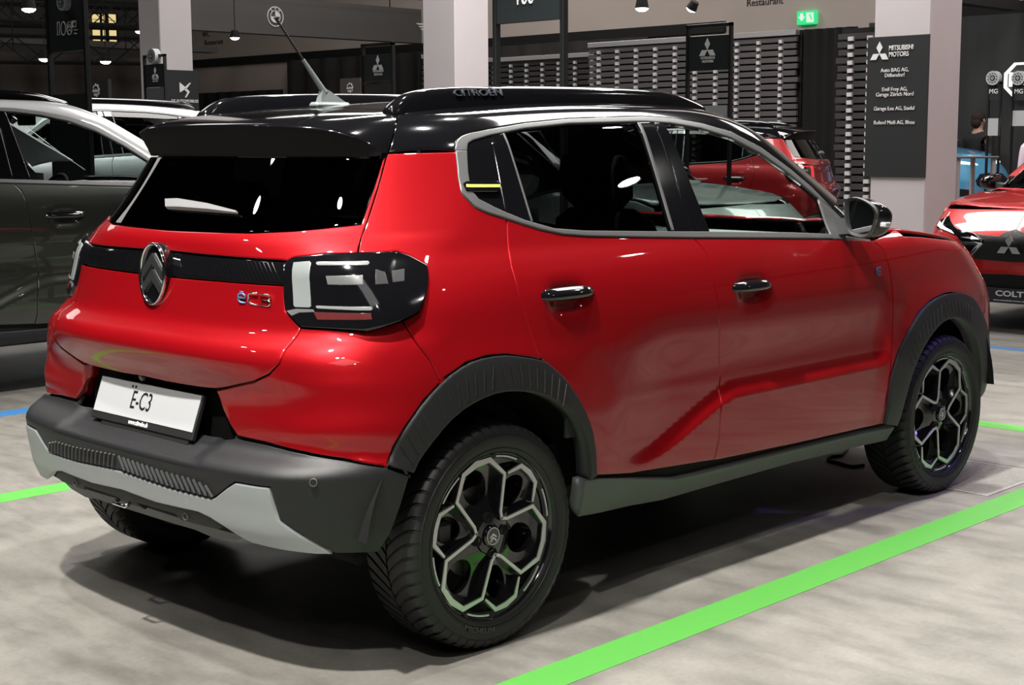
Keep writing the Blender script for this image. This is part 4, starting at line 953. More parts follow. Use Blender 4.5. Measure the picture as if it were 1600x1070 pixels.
# door handles
for (hx, hz), dl, drs in zip(((.305, .975), (1.20, .932)), (.125, .118), (d_r, d_f)):
    for sg, dr in ((1, drs[0]), (-1, drs[1])):
        V = []; Fc = []; N_ = 13
        for i in range(N_):
            t = -1+2*i/(N_-1); x = hx+dl*t; yb = float(side(np.array(x), np.array(hz+.03)))
            prf = max(0., 1-abs(t)**3.5); ht = .021*(.35+.65*(1-abs(t)**3)); dpt = .006+.034*prf
            for a, b in ((-.95, .15), (-.75, .75), (-.15, 1.), (.45, .92), (.9, .5), (1.0, .0), (.0, -.3)): V.append((x, -sg*(yb+dpt*b-.004), hz+ht*a-.006*(b > .5)))
        for i in range(N_-1):
            for k in range(7): Fc.append((i*7+k, (i+1)*7+k, (i+1)*7+(k+1) % 7, i*7+(k+1) % 7))
        Fc += [tuple(range(7)), tuple(range(len(V)-7, len(V)))]
        ho = mk('door_handle', V, Fc, M_gloss, dr, smooth=True)
        bm = bmesh.new(); bm.from_mesh(ho.data); bmesh.ops.recalc_face_normals(bm, faces=bm.faces); bm.to_mesh(ho.data); bm.free()
        md = ho.modifiers.new('sub', 'SUBSURF'); md.levels = 1; md.render_levels = 2
# small blue badge on the front door
p_ = cast_px([(1371, 424)])[0]; n_ = gradF(p_[None])[0]; BM2 = frame(p_+n_*.003, np.cross([0, 0, 1], n_), (0, 0, 1))
mb = MB()
for a, b, c, d in ((-.012, -.016, -.005, .016), (-.012, .010, .012, .016), (-.012, -.003, .012, .003), (-.012, -.016, .012, -.010)): mb.box((a, b, 0), (c, d, .005), BM2)
mb.build('side_badge', M_blue, d_f[0])
# mirrors
fo = [(1318.7, 318), (1322, 310.5), (1334, 308), (1349.5, 312.5), (1363, 321.5), (1369.7, 332.7), (1367, 347), (1362, 362), (1352, 372), (1334, 369), (1325, 363), (1320, 347)]
XM = 1.74
F0 = np.array([hit(x, y, 0, XM) for x, y in smooth_line(fo, 1, True)])
def inset3(P, k): c = P.mean(0); return c+(P-c)*k
for sg in (1, -1):
    fl = np.array((1, sg, 1.)); c = F0.mean(0)
    rings = [F0+np.array((.0, 0, 0)), F0+(F0-c)*.03+np.array((.02, 0, 0)), inset3(F0, 1.0)+np.array((.055, -.022, -.003)), inset3(F0, .84)+np.array((.085, -.030, -.006)), inset3(F0, .5)+np.array((.105, -.030, -.01)), inset3(F0, .05)+np.array((.112, -.028, -.012))]
    inn = [inset3(F0, .90), inset3(F0, .84)+np.array((.012, 0, 0))]
    def loft(R_): 
        n = len(R_[0]); V = [p*fl for r in R_ for p in r]; Fc = [(i*n+k, (i+1)*n+k, (i+1)*n+(k+1) % n, i*n+(k+1) % n) for i in range(len(R_)-1) for k in range(n)]; return V, Fc
    V, Fc = loft([inn[1], inn[0], F0+np.array((-.002, 0, 0)), rings[1]])
    ho = mk('side_mirror', V, Fc, M_black, car, smooth=True, sharp=60)
    V, Fc = loft(rings[1:]); h2 = mk('mirror_cap', V, Fc, M_gloss, ho, smooth=True); md = h2.modifiers.new('s', 'SUBSURF'); md.levels = 1; md.render_levels = 2
    g = inset3(F0, .86)+np.array((.010, 0, 0)); mk('mirror_pane', [p*fl for p in g], [tuple(range(len(g)))], M_mirror, ho)
    V, Fc = loft([inset3(F0, 1.01)+np.array((.001, 0, 0)), inset3(F0, 1.025)+np.array((.012, 0, 0))]); mk('mirror_bezel', V, Fc, M_trim, ho, smooth=True)
    ip = np.array((1.785, -.998, 1.112)); MB().box(tuple(ip*fl-np.array((.018, .012, .009))), tuple(ip*fl+np.array((.022, .012, .009))), None, .004).build('mirror_indicator', mat('clear_lens', (.5, .5, .52), .15, coat=.6), ho)
    MB().add(*[[p*fl for p in np.array([(1.80, -.775, 1.065), (1.80, -.775, 1.125), (1.90, -.77, 1.115), (1.90, -.77, 1.06), (1.755, -.885, 1.080), (1.755, -.885, 1.135), (1.80, -.885, 1.130), (1.80, -.885, 1.075)])], [(0, 1, 2, 3), (4, 7, 6, 5), (0, 4, 5, 1), (1, 5, 6, 2), (2, 6, 7, 3), (3, 7, 4, 0)]]).build('mirror_arm', mat('mirror_arm_grey', (.06, .062, .065), .45), ho)
for oo in bpy.data.objects:
    if oo.name.startswith(('side_mirror', 'mirror_cap', 'mirror_bezel')):
        bm = bmesh.new(); bm.from_mesh(oo.data); bmesh.ops.recalc_face_normals(bm, faces=bm.faces); bm.to_mesh(oo.data); bm.free()
# ------------------------------------------------------------------ wheels (local frame: axis z outwards, x forward, y up)
def tyre_mesh(R=.318, W=.205, rr=.229):
    mb = MB(); h = W/2; Rb = R-.008
    prof = [(rr-.012, h*.72), (rr+.002, h*.80), (rr+.006, h*.86), (rr+.016, h*.95), (rr+.035, h*1.0), (rr+.052, h*1.0), (rr+.066, h*.965), (Rb-.004, h*.90), (Rb, h*.80), (Rb+.002, 0), (Rb, -h*.80), (Rb-.004, -h*.90), (rr+.05, -h), (rr+.016, -h*.95), (rr-.012, -h*.72)]
    mb.lathe(prof, None, 96)
    N = 54
    for sd in (1, -1):
        for k in range(N):
            t0 = 2*pi*(k+(.5 if sd < 0 else 0))/N
            V = []; ws = [.03, .22, .42, .60, .76, .90, .985]; rise = [0, .0, 0, 0, -.0015, -.009, -.024]
            lag = [0, .055, .105, .145, .170, .180, .182]
            for i, (w, q, lg) in enumerate(zip(ws, rise, lag)):
                tw = 2*pi/N*(.36 if i < 4 else .36)
                for dt, rr_ in ((-tw, -.012), (-tw, 0), (tw, 0), (tw, -.012)):
                    t = t0+dt-lg; r = R+q+rr_; V.append((r*cos(t), r*sin(t), sd*h*w))
            n = len(ws); Fc = [(i*4+a, (i+1)*4+a, (i+1)*4+a+1, i*4+a+1) for i in range(n-1) for a in range(3)]+[(0, 1, 2, 3), (n*4-1, n*4-2, n*4-3, n*4-4)]
            mb.add(V, Fc)
    # fine ribs around the sidewall
    for r_, zz in ((rr+.060, .985), (rr+.020, .972)): mb.lathe([(r_-.0012, h*zz), (r_, h*zz+.0022), (r_+.0012, h*zz)], None, 96)
    return mb
def hexring(mb, pts, w, z0, z1, closed=True):
    """flat bar following a polyline on the wheel face"""
    P = np.array(pts, float); n = len(P)
    if closed: O = offset_poly(P, -w/2); I = offset_poly(P, w/2)
    else:
        d = np.gradient(P, axis=0); nn = np.stack([-d[:, 1], d[:, 0]], 1)
        a = np.diff(P, axis=0); a /= np.linalg.norm(a, axis=1, keepdims=True); na = np.stack([-a[:, 1], a[:, 0]], 1)
        m = np.concatenate([na[:1], (na[1:]+na[:-1]), na[-1:]]); m /= np.linalg.norm(m, axis=1, keepdims=True); c = np.concatenate([[1], (m[1:-1]*na[1:]).sum(1), [1]])
        ww = (np.asarray(w)*np.ones(n))[:, None]; O = P-m/c[:, None]*ww/2; I = P+m/c[:, None]*ww/2
    V = [(*O[i], z0) for i in range(n)]+[(*O[i], z1) for i in range(n)]+[(*I[i], z1) for i in range(n)]+[(*I[i], z0) for i in range(n)]
    Fc = []
    for i in range(n if closed else n-1):
        j = (i+1) % n
        for k in range(3): Fc.append((k*n+i, k*n+j, (k+1)*n+j, (k+1)*n+i))
    if not closed: Fc += [(0, n, 2*n, 3*n), (n-1, 4*n-1, 3*n-1, 2*n-1)]
    mb.add(V, Fc)
def pol(r, a): return (r*cos(radians(a)), r*sin(radians(a)))
def wheel_meshes():
    out = {}
    out['tyre'] = tyre_mesh()
    # spoked disc: black face with six round openings, set back from the machined lines
    rim = MB()
    rim.lathe([(.234, .084), (.2375, .089), (.235, .091), (.231, .086), (.2285, .070), (.212, .045), (.200, -.02), (.195, -.09), (.236, -.095)], None, 72)
    # disc with holes: triangulate ring sectors
    outer = [pol(.228, a) for a in np.linspace(0, 360, 72, endpoint=False)]
    holes = []
    for k in range(6):
        c = 105+60*k; full = k % 2 == 0; rc, rw, rh = (.143, .044, .050) if full else (.150, .038, .050)
        cx, cy = pol(rc, c); u = np.array(pol(1, c)); v = np.array((-u[1], u[0])); holes.append([tuple(np.array((cx, cy))+u*rh*cos(t)+v*rw*sin(t)) for t in np.linspace(0, 2*pi, 24, endpoint=False)])
    P = outer+[p for h_ in holes for p in h_]; E_ = [(i, (i+1) % 72) for i in range(72)]; b = 72
    for h_ in holes: E_ += [(b+i, b+(i+1) % 24) for i in range(24)]; b += 24
    G = [pol(r, a) for r in (.03, .06, .085, .11, .135, .16, .185, .205) for a in np.linspace(0, 360, max(8, int(r*330)), endpoint=False)]
    G = [g for g in G if all(not inside_poly(h_, np.array([g]))[0] and dist_poly(h_, np.array([g]))[0] > .004 for h_ in holes)]
    r = delaunay_2d_cdt([Vector(p) for p in P+G], E_, [], 0, 1e-7, False)
    V2 = np.array([tuple(v) for v in r[0]]); T = np.array([tuple(f) for f in r[2]]); cen = V2[T].mean(1); ok = np.ones(len(T), bool)
    for h_ in holes: ok &= ~inside_poly(h_, cen)
    T = T[ok]
    def zf(x, y): rr = np.hypot(x, y); return .060+.018*np.clip((.10-rr)/.10, 0, 1)-.010*np.sin(np.clip((rr-.06)/.16, 0, 1)*pi)+.010*np.clip((rr-.19)/.03, 0, 1)
    rim.add([(x, y, float(zf(x, y))) for x, y in V2], [tuple(t) for t in T])
    for h_ in holes:   # hole walls
        n = len(h_); rim.add([(x, y, float(zf(x, y))) for x, y in h_]+[(x*.98, y*.98, float(zf(x, y))-.03) for x, y in h_], [(i, (i+1) % n, n+(i+1) % n, n+i) for i in range(n)])
    out['rim'] = rim
    mach = MB(); ridge = MB()
    for k in range(3):
        c = 105-120*k
        hx = [pol(.058, c+62), pol(.074, c+46), pol(.176, c+33), pol(.2165, c+14), pol(.2185, c), pol(.2165, c-14), pol(.176, c-33), pol(.074, c-46), pol(.058, c-62)]
        wd_ = [.008, .0085, .0095, .014, .018, .014, .0095, .0085, .008]
        hexring(mach, hx, wd_, .0765, .080, False); hexring(ridge, hx, [w+.005 for w in wd_], .050, .0772, False)
        c = 45-120*k
        px_ = [pol(.180, c+23), pol(.2165, c+11), pol(.2185, c), pol(.2165, c-11), pol(.180, c-23)]; wd_ = [.006, .012, .016, .012, .006]
        hexring(mach, px_, wd_, .0765, .080, False); hexring(ridge, px_, [w+.005 for w in wd_], .050, .0772, False)
    for k in range(6):
        c = 75+60*k; hexring(mach, [pol(.2245, c+q) for q in np.linspace(-11, 11, 9)], [.005]*9, .080, .0835, False)
    out['machined_face'] = mach; out['spoke_ridges'] = ridge
    hub = MB().lathe([(0, .086), (.026, .086), (.030, .082), (.031, .055)], None, 32)
    hub.lathe([(.055, .062), (.050, .074), (.034, .076), (.034, .055)], None, 32)
    out['hub_cap'] = hub
    for i_, a in enumerate((98, 8, -82, -172)): x, y = pol(.052, a); out['lug_recess%d' % i_] = MB().lathe([(0, .0745), (.0125, .0745), (.0125, .079), (.0145, .080), (.0145, .05)], TR((x, y, 0)), 16)
    ch = MB()
    hexring(ch, [(-.012, -.004), (0, .006), (.012, -.004)], [.004]*3, .086, .0875, False); hexring(ch, [(-.012, -.014), (0, -.004), (.012, -.014)], [.004]*3, .086, .0875, False)
    ch.lathe([(.0225, .086), (.0225, .0875), (.0245, .0875), (.0245, .086)], None, 32)
    out['hub_emblem'] = ch
    brake = MB().lathe([(.05, .0), (.05, .012), (.13, .012), (.13, -.01), (.05, -.01)], None, 48); out['brake_disc'] = brake
    out['brake_caliper'] = MB().box((-.165, -.03, -.02), (-.105, .055, .035), None, .01)
    return out
WM = wheel_meshes()
M_wblk = mat('wheel_black', (.006, .006, .007), .12, coat=.8)
wm = {'tyre': M_rub, 'rim': M_wblk, 'machined_face': M_alloy, 'spoke_ridges': M_wblk, 'hub_cap': M_wblk, 'lug_recess0': M_void, 'lug_recess1': M_void, 'lug_recess2': M_void, 'lug_recess3': M_void, 'hub_emblem': M_alloy, 'brake_disc': mat('brake_iron', (.16, .15, .14), .4, metal=.7), 'brake_caliper': mat('caliper_grey', (.05, .05, .052), .5)}
wsrc = {}
def put_wheel(X0, sg, rot, zc=.318, yc=.755):
    # outward axis along -y for the right side (sg = 1)
    M = Matrix(((1, 0, 0, X0), (0, 0, -sg, -sg*yc), (0, sg, 0, zc), (0, 0, 0, 1))) if sg > 0 else Matrix(((1, 0, 0, X0), (0, 0, 1, yc), (0, 1, 0, zc), (0, 0, 0, 1)))
    if sg > 0: M = Matrix(((1, 0, 0, X0), (0, 0, -1, -yc), (0, 1, 0, zc), (0, 0, 0, 1)))
    R_ = Matrix.Rotation(rot, 4, 'Z'); root = None
    for k in ('rim', 'tyre', 'machined_face', 'spoke_ridges', 'hub_cap', 'lug_recess0', 'lug_recess1', 'lug_recess2', 'lug_recess3', 'hub_emblem', 'brake_disc', 'brake_caliper'):
        nm = 'wheel' if k == 'rim' else k.rstrip('0123')
        if k not in wsrc:
            o = WM[k].build(nm, wm[k], None, smooth=True, sharp=35); wsrc[k] = o.data
        else:
            o = link(nm, wsrc[k], None)
        if k == 'rim': o.parent = car; o.matrix_local = M @ R_; root = o
        else: o.parent = root
    text('tyre_lettering', 'MICHELIN', Matrix.Translation((0, 0, .1035)), .020, mat('tyre_letter', (.035, .035, .036), .4), root, sx=1.35, depth=.0006, bold=.0004,
         bend=lambda p: Vector(((.262+p.y)*cos(-1.75-p.x/.262*-1), (.262+p.y)*sin(-1.75-p.x/.262*-1), p.z)) if False else Vector(((.262-p.y)*cos(-1.85+p.x/.262), (.262-p.y)*sin(-1.85+p.x/.262), p.z))) if sg > 0 else None
    return root
put_wheel(0.0, 1, 0.0); put_wheel(2.54, 1, radians(-43)); put_wheel(0.0, -1, .4); put_wheel(2.54, -1, 1.)

# ------------------------------------------------------------------ cabin
def blob(name, secs, m, parent, n=20, p=2.6):
    """soft solid: superellipse sections (centre, half sizes a along y, b along x), stacked along z"""
    V = []; Fc = []
    for (cx, cy, cz, a, b) in secs:
        for k in range(n):
            t = 2*pi*k/n; c, s_ = cos(t), sin(t); V.append((cx+b*math.copysign(abs(c)**(2/p), c), cy+a*math.copysign(abs(s_)**(2/p), s_), cz))
    for i in range(len(secs)-1):
        for k in range(n): Fc.append((i*n+k, i*n+(k+1) % n, (i+1)*n+(k+1) % n, (i+1)*n+k))
    Fc += [tuple(range(n-1, -1, -1)), tuple(range(len(V)-n, len(V)))]
    return mk(name, V, Fc, m, parent, smooth=True, sharp=50)
M_seat = mat('seat_cloth', (.016, .016, .018), .85, bump=(200, .3))
for yy in (-.37, .37):
    st = blob('front_seat', [(1.32, yy, .52, .24, .26), (1.32, yy, .60, .26, .28), (1.34, yy, .66, .25, .27)], M_seat, car)
    blob('seat_back', [(1.14, yy, .60, .22, .06), (1.10, yy, .80, .25, .065), (1.05, yy, 1.0, .25, .06), (1.01, yy, 1.14, .21, .05), (1.00, yy, 1.18, .14, .03)], M_seat, st)
    blob('headrest', [(.985, yy, 1.18, .10, .03), (.98, yy, 1.22, .145, .05), (.965, yy, 1.30, .15, .055), (.955, yy, 1.355, .125, .05), (.952, yy, 1.375, .08, .03)], M_seat, st)
rb = blob('rear_bench', [(.45, 0, .52, .62, .25), (.45, 0, .64, .62, .25)], M_seat, car)
blob('seat_back', [(.22, 0, .62, .62, .06), (.12, 0, .95, .62, .06), (.08, 0, 1.12, .58, .05)], M_seat, rb)
for yy in (-.36, .36): blob('headrest', [(.07, yy, 1.11, .10, .03), (.06, yy, 1.15, .13, .045), (.05, yy, 1.25, .12, .045), (.05, yy, 1.28, .08, .03)], M_seat, rb)
dsh = MB().box((1.88, -.68, .70), (2.30, .68, .98), None, .05).build('dashboard', M_int, car)
MB().box((1.90, -.66, .985), (2.34, .66, 1.03), None, .02).build('dashboard_top', M_intl, dsh)
MB().box((1.86, -.62, .90), (1.885, .62, .935), None, .006).build('dashboard_strip', mat('dash_white', (.7, .72, .72), .4), dsh)
MB().box((1.86, -.66, .84), (1.885, .66, .852), None, .003).build('dashboard_strip', MATS['dash_white'], dsh)
for yy in (-.50, -.16, .16): MB().box((1.93, yy-.08, 1.028), (1.97, yy+.08, 1.036), None, .002).build('air_vent', M_void, dsh)
sw = MB().lathe([(.165, -.014), (.18, 0), (.165, .014), (.15, 0)], TR((1.74, .37, .96), 0, radians(-65), 0), 32, closed=True).build('steering_wheel', M_int, car, smooth=True)
hl = [(x, y) for x, y in ((.05, .48), (.5, .50), (1.0, .50), (1.38, .48))]
panel('headliner', hl+[(x, -y) for x, y in hl[::-1]], mat('headliner_grey', (.24, .25, .25), .9), car, raw=True, fn=lambda X, Y: on_roof(X, np.asarray(Y)), mirror=False, h=.1, off=-.03)
panel('inner_pillar', [(612, 250), (708, 250), (714, 300), (760, 334), (700, 350), (580, 345)], mat('pillar_grey', (.05, .052, .053), .8), car, off=-.03, h=.05, gap=0)
panel('inner_pillar', [(1000, 192), (1030, 192), (1100, 362), (1060, 362)], MATS['pillar_grey'], car, off=-.025, h=.05, gap=0)
MB().box((1.42, -.10, 1.40), (1.44, .10, 1.46), None, .008).build('inside_mirror', M_int, car)
panel('door_card', [sx(.30, .55), sx(2.05, .50), sx(2.10, 1.06), sx(1.8, 1.078), sx(1.0, 1.118), sx(.42, 1.172), sx(.30, 1.19)], mat('door_card_grey', (.03, .031, .032), .7), car, off=-.035, h=.06, gap=0)
mb = MB().box((.10, -.70, .45), (2.2, .70, .50)).build('cabin_floor', M_int, car)
# ------------------------------------------------------------------ other cars: the same body kit in other sizes and finishes
SKIP = {'emblem', 'badge_letter', 'side_badge', 'plate_lettering', 'plate_dots', 'plate_web_lettering', 'rail_lettering', 'tyre_lettering', 'yellow_accent', 'accent_clip', 'rib', 'cladding_ribbing', 'light_bar_facets', 'hub_emblem', 'number_plate', 'parking_sensor', 'towing_eye', 'air_vent', 'aerial_base', 'aerial_foot', 'aerial_rod'}
def copy_car(name, label, XFm, swaps, skip=(), group=None):
    t = thing(name, label, 'car'); t.matrix_world = XFm
    if group: t['group'] = group
    def rec(o, par):
        if o.name.split('.')[0] in SKIP or o.name.split('.')[0] in skip: return
        c = o.copy(); COL.objects.link(c); c.parent = par; c.matrix_parent_inverse = Matrix.Identity(4)
        m = o.data.materials[0] if o.data.materials else None; b = o.name.split('.')[0]
        new = swaps.get(b) or swaps.get(m.name if m else '')
        if new: c.material_slots[0].link = 'OBJECT'; c.material_slots[0].material = new
        for ch in o.children: rec(ch, c)
    for ch in list(car.children): rec(ch, t)
    return t
def place(loc, rz, sc): return Matrix.Translation(loc) @ Matrix.Rotation(rz, 4, 'Z') @ Matrix.Diagonal((*sc, 1))
P_olive = mat('olive_grey_paint', (.024, .027, .023), .30, metal=.5, coat=1., coat_r=.02)
P_wht = mat('white_paint', (.72, .74, .76), .3, coat=1.)
P_red2 = mat('deep_red_paint', (.30, .006, .010), .34, metal=.4, coat=1., coat_r=.03)
P_red3 = mat('bright_red_paint', (.58, .008, .010), .34, metal=.35, coat=1., coat_r=.03)
P_blu = mat('sky_blue_paint', (.10, .42, .72), .3, metal=.1, coat=1., coat_r=.03)
P_sil = mat('pale_silver_paint', (.40, .42, .44), .3, metal=.6, coat=1.)
XL = place((.06, 4.86, 0), 0, (1.12, 1.04, 1.085))
suv = copy_car('suv_car', 'dark olive grey car with white roof parked at the left', XL, {'red_paint': P_olive, 'side_frame': P_wht, 'roof': P_wht, 'privacy_glass': M_glass, 'sill_grey': M_black, 'interior_light': M_intl, 'quarter_window': M_glassd})
XS = place((5.75, 9.7, 0), pi, (1.16, 1.05, 1.17))
suv2 = copy_car('suv_car', 'silver car with white roof and dark windows far behind the olive car', XS, {'red_paint': P_sil, 'side_frame': P_wht, 'roof': P_wht}, skip=('front_seat', 'rear_bench', 'headliner', 'cabin_floor'))
ha = radians(113); ra = at_depth(1316, 222, 16.2)
XA_ = place((ra[0]+.68*cos(ha), ra[1]+.68*sin(ha), 0), ha, (1.05, 1.03, 1.04))
asx = copy_car('crossover_car', 'deep red crossover with black roof seen beyond the windscreen pillar', XA_, {'red_paint': P_red2, 'light_bar': P_red2, 'window_trim': M_gloss, 'chrome_strip': M_chrome, 'pale_lamp_lens': mat('red_lamp_lens', (.5, .01, .015), .2, coat=.6, emit=(1, .02, .04), estr=.6)}, skip=('front_seat', 'rear_bench', 'headliner', 'cabin_floor'))
XC = place((10.72, 1.22, 0), pi, (1.0, 1.02, .93))
colt = copy_car('small_car', 'bright red small car with black grille facing the camera at the right edge', XC, {'red_paint': P_red3, 'side_frame': P_red3, 'roof': P_red3, 'window_trim': M_gloss, 'grey_cladding': P_red3}, skip=('roof_rail',))
nb = at_depth(1556, 222, 19.4)
XB_ = place((nb[0], nb[1]+3.34*.95, 0), -pi/2, (.95, 1.10, 1.23))
mgc = copy_car('electric_car', 'sky blue car behind the high table on the right', XB_, {'red_paint': P_blu, 'side_frame': M_gloss, 'window_trim': M_gloss}, skip=('front_seat', 'rear_bench', 'headliner', 'cabin_floor', 'roof_rail'))
rdc = copy_car('red_car', 'red car standing before the charcoal curtain beyond the blue car', place((16.3, 1.45, 0), radians(90), (1, .96, 1)), {'red_paint': P_red3}, skip=('front_seat', 'rear_bench', 'headliner', 'cabin_floor', 'roof_rail'))
P_pale = mat('pale_green_paint', (.38, .45, .43), .3, metal=.2, coat=1., coat_r=.03)
pale = copy_car('pale_car', 'pale grey green car seen through the windows of the red hatchback', place((5.45, 5.25, 0), -pi/2, (1.0, 1.0, 1.02)), {'red_paint': P_pale, 'window_trim': M_gloss}, skip=('front_seat', 'rear_bench', 'headliner', 'cabin_floor', 'roof_rail'))
# front of the small red car
XF = XC; FAR = (5, 14, 400)
hl_px = [(1464, 357), (1470, 344), (1484.5, 337), (1487, 346), (1497, 357), (1522, 364), (1537, 374), (1538.5, 381), (1520, 400), (1508, 385), (1495, 369), (1480, 362)]
hlo = panel('headlamp', hl_px, M_gloss, colt, off=.008, h=.03, depth=.03)
for nm, pts, m in (('daytime_light', [(1466, 353), (1470, 346), (1474, 352), (1488, 361), (1492, 366), (1481, 361.5)], emis('drl_white', (1, 1, .95), 1.6)), ('daytime_light', [(1519, 369), (1534, 376), (1536, 381), (1519.5, 398.5), (1518, 394), (1529, 381), (1517, 374)], M_chrome)):
    a, b = panel(nm, pts, m, hlo[0], off=.012, h=.03, gap=0, depth=.006); b.parent = hlo[1]
cl = 2*S4
gr = outl([(1521, 404), (1521, 399), (1539, 381), (1536, 373), (1523, 365), (1548, 368), (1561, 369.5), (1568, 364)])
zt0, zb0 = gr[-1][1]+.03, gr[0][1]-.0
panel('grille', gr+[(S4, zt0), (S4, zb0-.01)], mat('grille_black', (.006, .006, .007), .3, bump=(120, 1.)), colt, raw=True, off=.006, gap=0, h=.03)
lg = outl([(1526, 427), (1548, 450)]); panel('lower_grille', [(lg[0][0], lg[0][1]), (S4, lg[0][1]+.01), (S4, lg[1][1]-.01), (lg[0][0]+.05, lg[1][1])], M_pblack, colt, raw=True, off=.006, gap=0, h=.04)
fcx = surf([S4], [.56])[0]
def front_M(z, off=.02): P_ = surf([S4], [z])[0]; return frame((P_[0]+off, 0, z), (0, 1, 0), (0, 0, 1))
zc = float((XC.inverted() @ Vector(hit(1575, 385, 0, 7.40)))[2])
for ang in (90, 210, 330):
    a = .058; d1 = Vector((cos(radians(ang-30)), sin(radians(ang-30)), 0))*a; d2 = Vector((cos(radians(ang+30)), sin(radians(ang+30)), 0))*a
    MB().prism([(0, 0), (d1.x, d1.y), (d1.x+d2.x, d1.y+d2.y), (d2.x, d2.y)], front_M(zc, .03), .012).build('front_diamond', M_chrome, colt)
zp = float((XC.inverted() @ Vector(hit(1575, 463, 0, 7.36)))[2])
PMc = front_M(zp, .04); pb = MB().box((-.26, -.058, -.01), (.26, .058, 0), PMc, .002).build('plate_board', mat('plate_blueblack', (.03, .032, .05), .5), colt)
text('plate_lettering', 'COLT', PMc @ Matrix.Translation((.0, .016, .001)), .060, M_letter, pb, sx=1.35, bold=.002)
text('plate_web_lettering', 'www.mitsubishi-motors.ch', PMc @ Matrix.Translation((0, -.036, .001)), .022, M_letter, pb)
for nm, pts, m in (('daytime_light', [(S3-.30, .93), (S3+.05, .915), (S3+.30, .89), (S3+.32, .875), (S3+.05, .89), (S3-.30, .90)], MATS['drl_white']), ('air_intake', [(S3+.10, .72), (S3+.22, .78), (S4, .79), (S4, .66), (S3+.25, .64), (S3+.12, .67)], M_pblack), ('air_intake', [(S3-.22, .64), (S3+.02, .62), (S3+.02, .56), (S3-.20, .56)], M_pblack)):
    panel(nm, pts, m, mgc, off=.01, h=.05, gap=0, depth=.02, raw=True)
XF = Matrix.Identity(4); FAR = (2, 9, 300)
# ------------------------------------------------------------------ sign stands
M_stand = mat('stand_black', (.008, .009, .010), .45)
M_teal = mat('stand_panel', (.016, .021, .023), .5)
def stand(label, px0, px1, D, top_px, panel_px, mode, w=None, disc=None, low=None):
    """upright frame facing the aisle (normal -x); px0/px1 its outer posts, top_px its top, panel_px (top, bottom) of the dark panel"""
    c = at_depth((px0+px1)/2, top_px, D); X = c[0]
    y0 = hit(px1, 200, 0, X)[1]; y1 = hit(px0, 200, 0, X)[1]; yc = (y0+y1)/2; hw = (y1-y0)/2; zt = c[2]
    t = thing('sign_stand', label, 'sign stand', (X, yc, 0), 0, 'sign stands'); pw = max(.022, hw*.10)
    for s in (-1, 1): MB().box((-.02, s*hw-(pw if s > 0 else 0), 0), (.02, s*hw+(pw if s < 0 else 0), zt), None, .003).build('post', M_stand, t)
    MB().box((-.02, -hw, zt-.03), (.02, hw, zt), None, .003).build('top_bar', M_stand, t); MB().box((-.18, -hw, 0), (.18, hw, .012), None, .003).build('base_plate', M_stand, t)
    pt, pb_ = hit((px0+px1)/2, panel_px[0], 0, X)[2], hit((px0+px1)/2, panel_px[1], 0, X)[2]
    pn = MB().box((-.012, -hw+pw, pb_), (.012, hw-pw, pt), None, .002).build('sign_panel', M_teal, t)
    XP = X-.013
    def loc(o): o.parent = pn; o.matrix_parent_inverse = Matrix.Translation((-X, -yc, 0))
    return t, pn, X, yc, hw, loc
def txt(s, px, py, X, hpx, pn, loc, **k): o = sign_text('sign_lettering', s, px, py, 0, X-.013, hpx, M_letter, None, **k); loc(o)
def dia(px, py, hpx, X, loc):
    tmp = bpy.data.objects.new('tmp', None); COL.objects.link(tmp); diamonds(tmp, px, py, hpx, 0, X-.013, M_letter)
    for o in list(tmp.children): loc(o)
    bpy.data.objects.remove(tmp, do_unlink=True)
def disc_sign(t, X, yc, px, py, rpx, inner=True):
    p = hit(px, py, 0, X-.03); D = np.dot(p-CPOS, CF); r = rpx*D/FPX; M = frame((p[0]-X, p[1]-yc, p[2]), (0, -1, 0), (0, 0, 1))
    d = MB().lathe([(0, .03), (r, .03), (r, -.05), (0, -.05)], M, 36).build('round_sign', M_white, t, smooth=True, sharp=40)
    mk_ = mat('disc_dark', (.03, .03, .032), .6)
    MB().lathe([(r*.42, .031), (r*.42, .034), (0, .034)], M, 24).build('disc_centre', mk_, d)
    for b in ((-.08, -.25, .08, .25), (-.25, -.08, .25, .08)): MB().box((r*b[0], r*b[1], .034), (r*b[2], r*b[3], .037), M).build('cross_bar', M_white, d)
    for k in range(10): a = radians(36*k+18); MB().box((-r*.07, -r*.13, .030), (r*.07, r*.13, .033), M @ TR((r*.66*cos(a), r*.66*sin(a), 0), 0, 0, a)).build('laurel_leaf', mk_, d)
t, pn, X, yc, hw, loc = stand('black sign stand with white diamond emblem before the tall slatted wall', 1072, 1142, 12.0, 37, (56, 110), 0)
dia(1105.8, 78, 18, X, loc); txt('MITSUBISHI', 1106, 90.5, X, 3.8, pn, loc, bold=.02); txt('MOTORS', 1106, 96, X, 3.8, pn, loc, bold=.02)
cardp = MB().box((-.016, -hw*.85, hit(1107, 181, 0, X)[2]), (-.006, hw*.2+.12, hit(1107, 165, 0, X)[2])).build('price_card', M_white, t)
t, pn, X, yc, hw, loc = stand('black sign stand with white diamond emblem before the brown curtain', 568, 617, 13.9, 67, (85, 127), 0)
dia(591, 101.5, 15, X, loc); txt('MITSUBISHI', 591.5, 111.3, X, 3.4, pn, loc, bold=.02); txt('MOTORS', 591.5, 116.4, X, 3.4, pn, loc, bold=.02)
MB().box((-.010, -hw+.03, .2), (.010, hw-.03, 1.95)).build('lower_panel', mat('stand_lower', (.035, .033, .032), .6), t)
t, pn, X, yc, hw, loc = stand('tall black sign stand close behind the roof of the red hatchback', 774, 884, 7.45, -40, (-35, 34), 0)
txt('100', 820, -3, X, 22, pn, loc, sx=.9)
